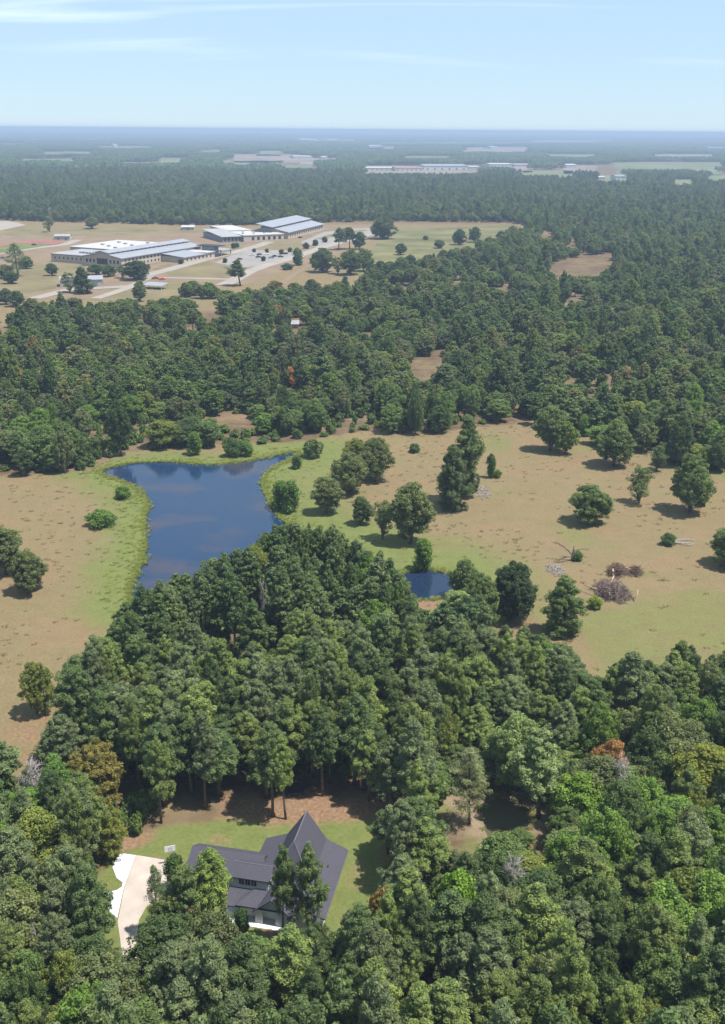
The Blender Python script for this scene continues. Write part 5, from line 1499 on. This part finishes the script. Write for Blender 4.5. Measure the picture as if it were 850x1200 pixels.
for k in range(5): MB().box(-22 + k * 4.4, -19.6 + k * 4.4, 3.85, 3.97, 1.2, 4.6).build('window', M['glass'], sC)
MB().box(2, LC - 20, 52, 120, 0, 7.5).build('hall_wall', M['cream'], sC)
MB().box(1.4, LC - 19.4, 51.4, 120.6, 7.51, 8.2).build('flat_roof', M['pale_roof'], sC)

for k in range(6): MB().box(4 + k * 6.5, 6.2 + k * 6.5, 14 + (k % 2) * 18, 16.4 + (k % 2) * 18, 7.31, 8.4).build('roof_unit', M['grey_roof'], sC)
# sheds and small buildings
def shed(name, pa, pb, depth, h, hr, wm, rm, label, doors=2, cat='shed'):
    a_, L_ = frame2(pa, pb)
    e = empty(name, pa, a_); tag(e, label, cat)
    MB().box(0, L_, 0, depth, 0, h).build('wall', wm, e)
    r_ = MB()
    r_.slab([(-.5, -.6, h - .1), (L_ + .5, -.6, h - .1), (L_ + .5, depth / 2, hr), (-.5, depth / 2, hr)], .2)
    r_.slab([(-.5, depth / 2, hr), (L_ + .5, depth / 2, hr), (L_ + .5, depth + .6, h - .1), (-.5, depth + .6, h - .1)], .2)
    r_.build('roof', rm, e)
    m_ = MB(); m_.poly([(-.01, 0, h), (-.01, depth, h), (-.01, depth / 2, hr - .2)]); m_.poly([(L_ + .01, 0, h), (L_ + .01, depth, h), (L_ + .01, depth / 2, hr - .2)]); m_.build('gable_wall', wm, e)
    for k in range(doors):
        x = L_ * (k + .5) / doors
        MB().box(x - 1.4, x + 1.4, -.06, -.01, .02, min(h - .5, 2.8)).build('door', M['slate'], e)
    return e
shed('white_shed', G(71, 336.5), G(121, 335), 16, 5.4, 7.6, M['pale_roof'], M['metal_roof'], 'long white metal shed half hidden by a dark cedar', 3)
shed('track_hut', G(64, 281.5), G(82, 281.5), 14, 4.6, 6.2, M['cream'], M['grey_roof'], 'small hut with grey roof at the end of the running track', 2, 'hut')
shed('field_hut', G(213, 269.8), G(228, 269.8), 16, 4.0, 5.4, M['pale_roof'], M['pale_roof'], 'small pale shed at the wood edge behind the school', 1, 'hut')
# open shelter
pS = G(168, 338.5); e = empty('open_shelter', pS, RAD(-18)); tag(e, 'tin-roofed open shelter beside the parked red car', 'shelter')
MB().slab([(-1, -1, 3.2), (17, -1, 3.2), (17, 11, 4.2), (-1, 11, 4.2)], .15).build('roof', M['metal_roof'], e)
for (x, y) in [(0, 0), (8, 0), (16, 0), (0, 10), (8, 10), (16, 10)]: MB().box(x, x + .3, y, y + .3, 0, 3.0).build('post', M['pole'], e)
# roofs in the woods
shed('forest_cabin', G(334, 385), G(350, 385), 9, 3.0, 4.6, M['brick'], M['grey_roof'], 'small red cabin with a pale grey roof beside the rust-red oak', 1, 'cabin')
# paving round the school
sheet('tan_yard', [(-60, 272), (20, 270), (120, 275), (255, 272), (300, 267), (380, 264), (440, 264), (445, 278), (385, 300), (330, 318), (290, 332), (230, 342), (150, 352), (60, 350), (-60, 340)], M['tan'], .03)
M['olive'] = plain('rough_olive_grass', (.12, .115, .055), .95, .05, .35, .02)
sheet('far_meadow', [(430, 300), (452, 272), (470, 267), (520, 267), (600, 264), (630, 270), (600, 280), (560, 295), (500, 312), (440, 328), (415, 322)], M['olive'], .05)
sheet('lawn_strip', [(195, 320), (245, 305.5), (250, 309), (282, 314), (272, 322), (262, 325.5), (200, 323)], M['dryturf'], .07)
sheet('lawn_strip', [(255, 290), (272, 285), (290, 285.5), (283, 291), (262, 296)], M['dryturf'], .07)
sheet('lawn_strip', [(300, 291), (322, 283.5), (360, 282.5), (370, 284), (345, 291.5)], M['dryturf'], .07)
sheet('lawn_strip', [(100, 352), (132, 343), (165, 332), (186, 330), (255, 330), (235, 343), (160, 352)], M['dryturf'], .07)
sheet('lawn_strip', [(-40, 268), (60, 265), (210, 268), (255, 272), (120, 276), (20, 277)], M['dryturf'], .07)
sheet('lawn_strip', [(-20, 345), (0, 322), (30, 309), (100, 308), (100, 316), (70, 324), (66, 338), (30, 345)], M['dryturf'], .07)
sheet('lawn_strip', [(178, 316), (190, 310.5), (208, 308), (190, 317)], M['dryturf'], .07)
sheet('car_park', [(252, 308), (270, 300), (292, 293), (342, 293.5), (354, 297), (332, 304), (303, 312), (284, 313.5)], M['asphalt'], .11)
sheet('paved_lot', [(352, 284), (380, 272), (410, 268), (440, 267), (440, 272), (400, 284), (372, 290)], M['asphalt'], .11)
sheet('lawn_strip', [(370, 280), (388, 274.5), (396, 275), (380, 281.5)], M['dryturf'], .15)
sheet('lawn_strip', [(398, 273.5), (425, 269), (432, 270), (405, 276)], M['dryturf'], .15)
def road(pix, w, name, mat=M['road'], z=.13):
    c_ = np.array([G(x, y)[:2] for x, y in pix])
    t_ = np.gradient(c_, axis=0); t_ /= np.linalg.norm(t_, axis=1)[:, None]
    n_ = np.stack([-t_[:, 1], t_[:, 0]], 1) * w / 2
    m_ = MB()
    for i in range(len(c_) - 1):
        q_ = [c_[i] - n_[i], c_[i + 1] - n_[i + 1], c_[i + 1] + n_[i + 1], c_[i] + n_[i]]
        m_.poly([(p_[0], p_[1], z) for p_ in q_])
    o = m_.build(name, mat); o['kind'] = 'structure'; return o
road([(445, 272.5), (420, 278), (378, 290), (342, 302.5), (309, 312), (293, 318), (273, 329), (262, 334)], 13, 'road')
road([(170, 323), (196, 316.5), (239, 304.5), (270, 297), (300, 289), (316, 283.5)], 13, 'road', z=.17)
road([(188, 325.5), (230, 326.5), (272, 327.5)], 7, 'path', z=.2)
road([(112, 350), (128, 345), (146, 339), (160, 333), (176, 324)], 9, 'path', z=.23)
road([(40, 350), (80, 340), (120, 337.5), (150, 336)], 12, 'road', z=.26)
road([(-20, 300), (40, 291), (75, 287), (92, 281)], 12, 'road', z=.17)
road([(330, 333), (345, 322), (360, 313), (380, 305)], 6, 'path', M['tan'], .16)
sheet('running_track', [(-20, 291), (0, 286.5), (35, 281.5), (60, 281.5), (76, 284.5), (66, 287), (45, 285), (20, 285.5), (0, 289), (-20, 293)], M['redtrack'], .2)
sheet('playing_field', [(-20, 294), (0, 289.6), (22, 286), (44, 285.5), (62, 287.2), (30, 292), (0, 297), (-20, 301)], M['turf'], .2)
sheet('sand_bank', [(-30, 260), (8, 259), (22, 261), (30, 264), (0, 270), (-30, 272)], M['road'], .12)

# vehicles
def car_meshes():
    body = MB()
    prof = [(-2.25, .35), (-2.3, .75), (-2.1, .95), (-1.0, 1.0), (1.0, 1.0), (2.15, .85), (2.3, .6), (2.25, .35)]
    def ext(pr, y0, y1):
        b = len(body.v); n = len(pr)
        body.v += [(x, y0, z) for x, z in pr] + [(x, y1, z) for x, z in pr]
        body.f.append(tuple(range(b, b + n))); body.f.append(tuple(range(b + 2 * n - 1, b + n - 1, -1)))
        for i in range(n): j = (i + 1) % n; body.f.append((b + i, b + n + i, b + n + j, b + j))
    ext(prof, -.9, .9); ext([(-1.5, .99), (-.9, 1.42), (.5, 1.45), (1.15, .99)], -.78, .78)
    gl = MB(); b = 0
    pr = [(-1.38, 1.03), (-.86, 1.38), (.46, 1.41), (1.02, 1.03)]
    gl.v = [(x, -.79, z) for x, z in pr] + [(x, .79, z) for x, z in pr]; gl.f = [(0, 1, 2, 3), (7, 6, 5, 4)]
    wh = MB(); wh.tube([(0, -.11, 0), (0, .11, 0)], [.34, .34], 12)
    return body, gl, wh
cb, cg, cw = car_meshes()
M['tyre'] = plain('tyre_rubber', (.02, .02, .02), .9, .1)
CARP = {}
gme = mesh_from('car_glass', cg.v, cg.f, M['glass']); wme = mesh_from('car_wheel', cw.v, cw.f, M['tyre'])
def car(px_, py_, rz, colname, colr, label, group=None, sz=1.0):
    if colname not in CARP: CARP[colname] = mesh_from('car_body_' + colname, cb.v, cb.f, plain(colname + '_car_paint', colr, .3, .5))
    e = empty('parked_car', G(px_, py_) + np.array([0, 0, .12]), rz, (sz, sz, sz)); tag(e, label, 'car', group)
    obj('body', CARP[colname], e); obj('window', gme, e)
    for sx in (-1.4, 1.4):
        for sy in (-.82, .82):
            w_ = obj('wheel', wme, e); w_.location = (sx, sy, .34)
for (x, y, cn, cc, lab, g_) in [
    (281, 304.5, 'black', (.015, .015, .018), 'black car parked in the school car park beside bare rows', 'black cars in the school car park'),
    (303, 302, 'black', None, 'black car parked in the school car park beside bare rows', 'black cars in the school car park'),
    (304, 299, 'black', None, 'black car parked in the school car park beside bare rows', 'black cars in the school car park'),
    (318, 302.7, 'grey', (.2, .2, .21), 'grey car in the front row of the school car park', None),
    (322, 301, 'black', None, 'black car parked in the school car park beside bare rows', 'black cars in the school car park'),
    (329, 301.5, 'black', None, 'black car parked in the school car park beside bare rows', 'black cars in the school car park'),
    (335, 298, 'black', None, 'black car parked in the school car park beside bare rows', 'black cars in the school car park'),
    (295, 300, 'silver', (.5, .5, .52), 'silver car in the back row of the school car park', None),
    (312, 298.5, 'white', (.75, .75, .75), 'white car in the back row of the school car park', None),
    (353, 302, 'white', None, 'white car on the road past the school car park', None),
    (182, 327, 'maroon', (.16, .03, .03), 'dark maroon car beside the tin-roofed shelter', None),
    (190, 328, 'red', (.5, .04, .03), 'bright red car beside the tin-roofed shelter', None),
    (108, 334.5, 'black', None, 'black car in front of the long white shed', None),
    (40, 287.5, 'black', None, 'black car on the road by the running track', None),
    (3, 303, 'navy', (.03, .04, .1), 'navy car on the lane left of the school', None),
    (352, 279, 'black', None, 'black car at the far school hall', None)]:
    car(x, y, random.uniform(.3, .9), cn, cc, lab, g_, 1.25)
# young parking-lot trees
k = 0
for (x, y, h_) in [(309, 306, 4.2), (298, 295.5, 3.6), (313, 296, 3.6), (359, 291.5, 6.0), (370, 288, 6.0), (381, 284, 6), (274, 291, 5), (278, 290, 4.5), (212, 309.5, 4.2), (229, 300, 4), (330, 298, 4.5), (340, 295.5, 4.5), (264, 308, 4)]:
    tree('young_tree', 'bushB' if k % 2 else 'sapling', G(x, y), h_ * 1.15, h_ * .95, 'small dark young tree planted along the school paving', 'young tree', 'young trees along the school paving', color=(.5, .55, .6)); k += 1
# light poles
for i, (x, y) in enumerate([(284, 300), (318, 297), (122, 346), (60, 331)]):
    e = empty('light_pole', G(x, y), 0); tag(e, ['tall light pole in the back of the school car park', 'light pole at the far corner of the school car park', 'pole beside the path below the school', 'pole left of the long white shed'][i], 'light pole')
    MB().tube([(0, 0, 0), (0, 0, 9)], [.16, .1], 6).build('pole', M['pole'], e); MB().box(-1, 1, -.25, .25, 8.9, 9.15).build('lamp_head', M['slate'], e)

# ------------------------------------------------------------------ far fields and buildings
M['farg'] = plain('far_green_field', (0.126, 0.134, 0.071), .95, .05, .25, .004)
M['fart'] = plain('far_tan_field', (0.176, 0.147, 0.118), .95, .05, .25, .004)
for (poly, f_) in zip(FAR_POLY, FAR_FIELDS):
    m_ = MB(); m_.poly([(x, y, .5) for x, y in poly]); o = m_.build('field', M['farg'] if f_[4] == 'g' else M['fart']); o['kind'] = 'structure'
M['fw'] = plain('far_white_wall', (0.521, 0.512, 0.504), .8, .2)
def far_bld(x0, x1, y, h, dep_, rm, label, nm='far_hall', cat='building', doors=6):
    a_ = G(x0, y); b_ = G(x1, y)
    ang, L_ = frame2(a_, b_)
    e = empty(nm, a_ + np.array([0, 0, .5]), ang); tag(e, label, cat)
    MB().box(0, L_, 0, dep_, 0, h).build('wall', M['fw'], e)
    r_ = MB()
    r_.slab([(-1, -1, h), (L_ + 1, -1, h), (L_ + 1, dep_ / 2, h * 1.3), (-1, dep_ / 2, h * 1.3)], .3)
    r_.slab([(-1, dep_ / 2, h * 1.3), (L_ + 1, dep_ / 2, h * 1.3), (L_ + 1, dep_ + 1, h), (-1, dep_ + 1, h)], .3)
    r_.build('roof', rm, e)
    for k in range(doors):
        x = L_ * (k + .5) / doors; MB().box(x - L_ * .02, x + L_ * .02, -.3, -.02, 0, h * .5).build('door', M['slate'], e)
for a in [(497, 548, 199.5, 13, 110, M['metal_roof'], 'largest far hall with pale blue-grey roof in the distant works yard'),
          (428, 462, 200, 8, 60, M['pale_roof'], 'low white far shed at the left end of the distant works yard'),
          (464, 496, 200.5, 9, 60, M['brick'], 'low reddish far shed in the middle of the distant works yard'),
          (550, 562, 198.5, 8, 60, M['pale_roof'], 'small pale far shed right of the largest far hall'),
          (574, 600, 195.6, 9, 80, M['pale_roof'], 'long white far building beyond the largest hall'),
          (603, 624, 195.8, 8, 80, M['grey_roof'], 'grey far building right of the long white far one'),
          (664, 676, 197, 10, 60, M['pale_roof'], 'white far building alone between two pale fields'),
          (722, 733, 211, 9, 40, M['metal_roof'], 'blue-roofed far house at the edge of a pale field', 'far_house', 'house', 2),
          (702, 709, 211, 7, 30, M['pale_roof'], 'white far house left of the blue-roofed one', 'far_house', 'house', 2),
          (576, 583, 174.5, 14, 120, M['pale_roof'], 'bright white far tower block on the horizon plain'),
          (646, 653, 213, 8, 30, M['pale_roof'], 'white far barn standing in the forest', 'far_barn', 'barn', 1),
          (345, 366, 186, 9, 90, M['pale_roof'], 'white far shed by a tan field on the left plain'),
          (378, 384, 187, 10, 60, M['pale_roof'], 'small white far block right of the left tan field'),
          (134, 138, 172.5, 15, 90, M['pale_roof'], 'white far silo house in a green field', 'far_house', 'house', 1),
          (432, 446, 173, 11, 120, M['pale_roof'], 'far row of pale houses on the plain near the horizon'),
          (352, 372, 165, 18, 300, M['pale_roof'], 'white far settlement hall near the horizon'),
          (384, 396, 165, 16, 300, M['pale_roof'], 'second white far settlement hall near the horizon')]:
    far_bld(*a)
# ------------------------------------------------------------------ haze
hz = bpy.data.materials.new('haze_air'); hz.use_nodes = True
hn = hz.node_tree.nodes; hn.clear()
ho = hn.new('ShaderNodeOutputMaterial'); hv = hn.new('ShaderNodeVolumePrincipled')
hv.inputs['Color'].default_value = (.45, .58, .78, 1)
hv.inputs['Density'].default_value = 0.00014
hz.node_tree.links.new(hv.outputs[0], ho.inputs['Volume'])
mb = MB(); mb.box(-64000, 64000, -9000, 66000, -3.0, 127.0)
o = mb.build('haze', hz)
tag(o, 'pale blue summer haze lying over the plain', 'haze', kind='stuff')
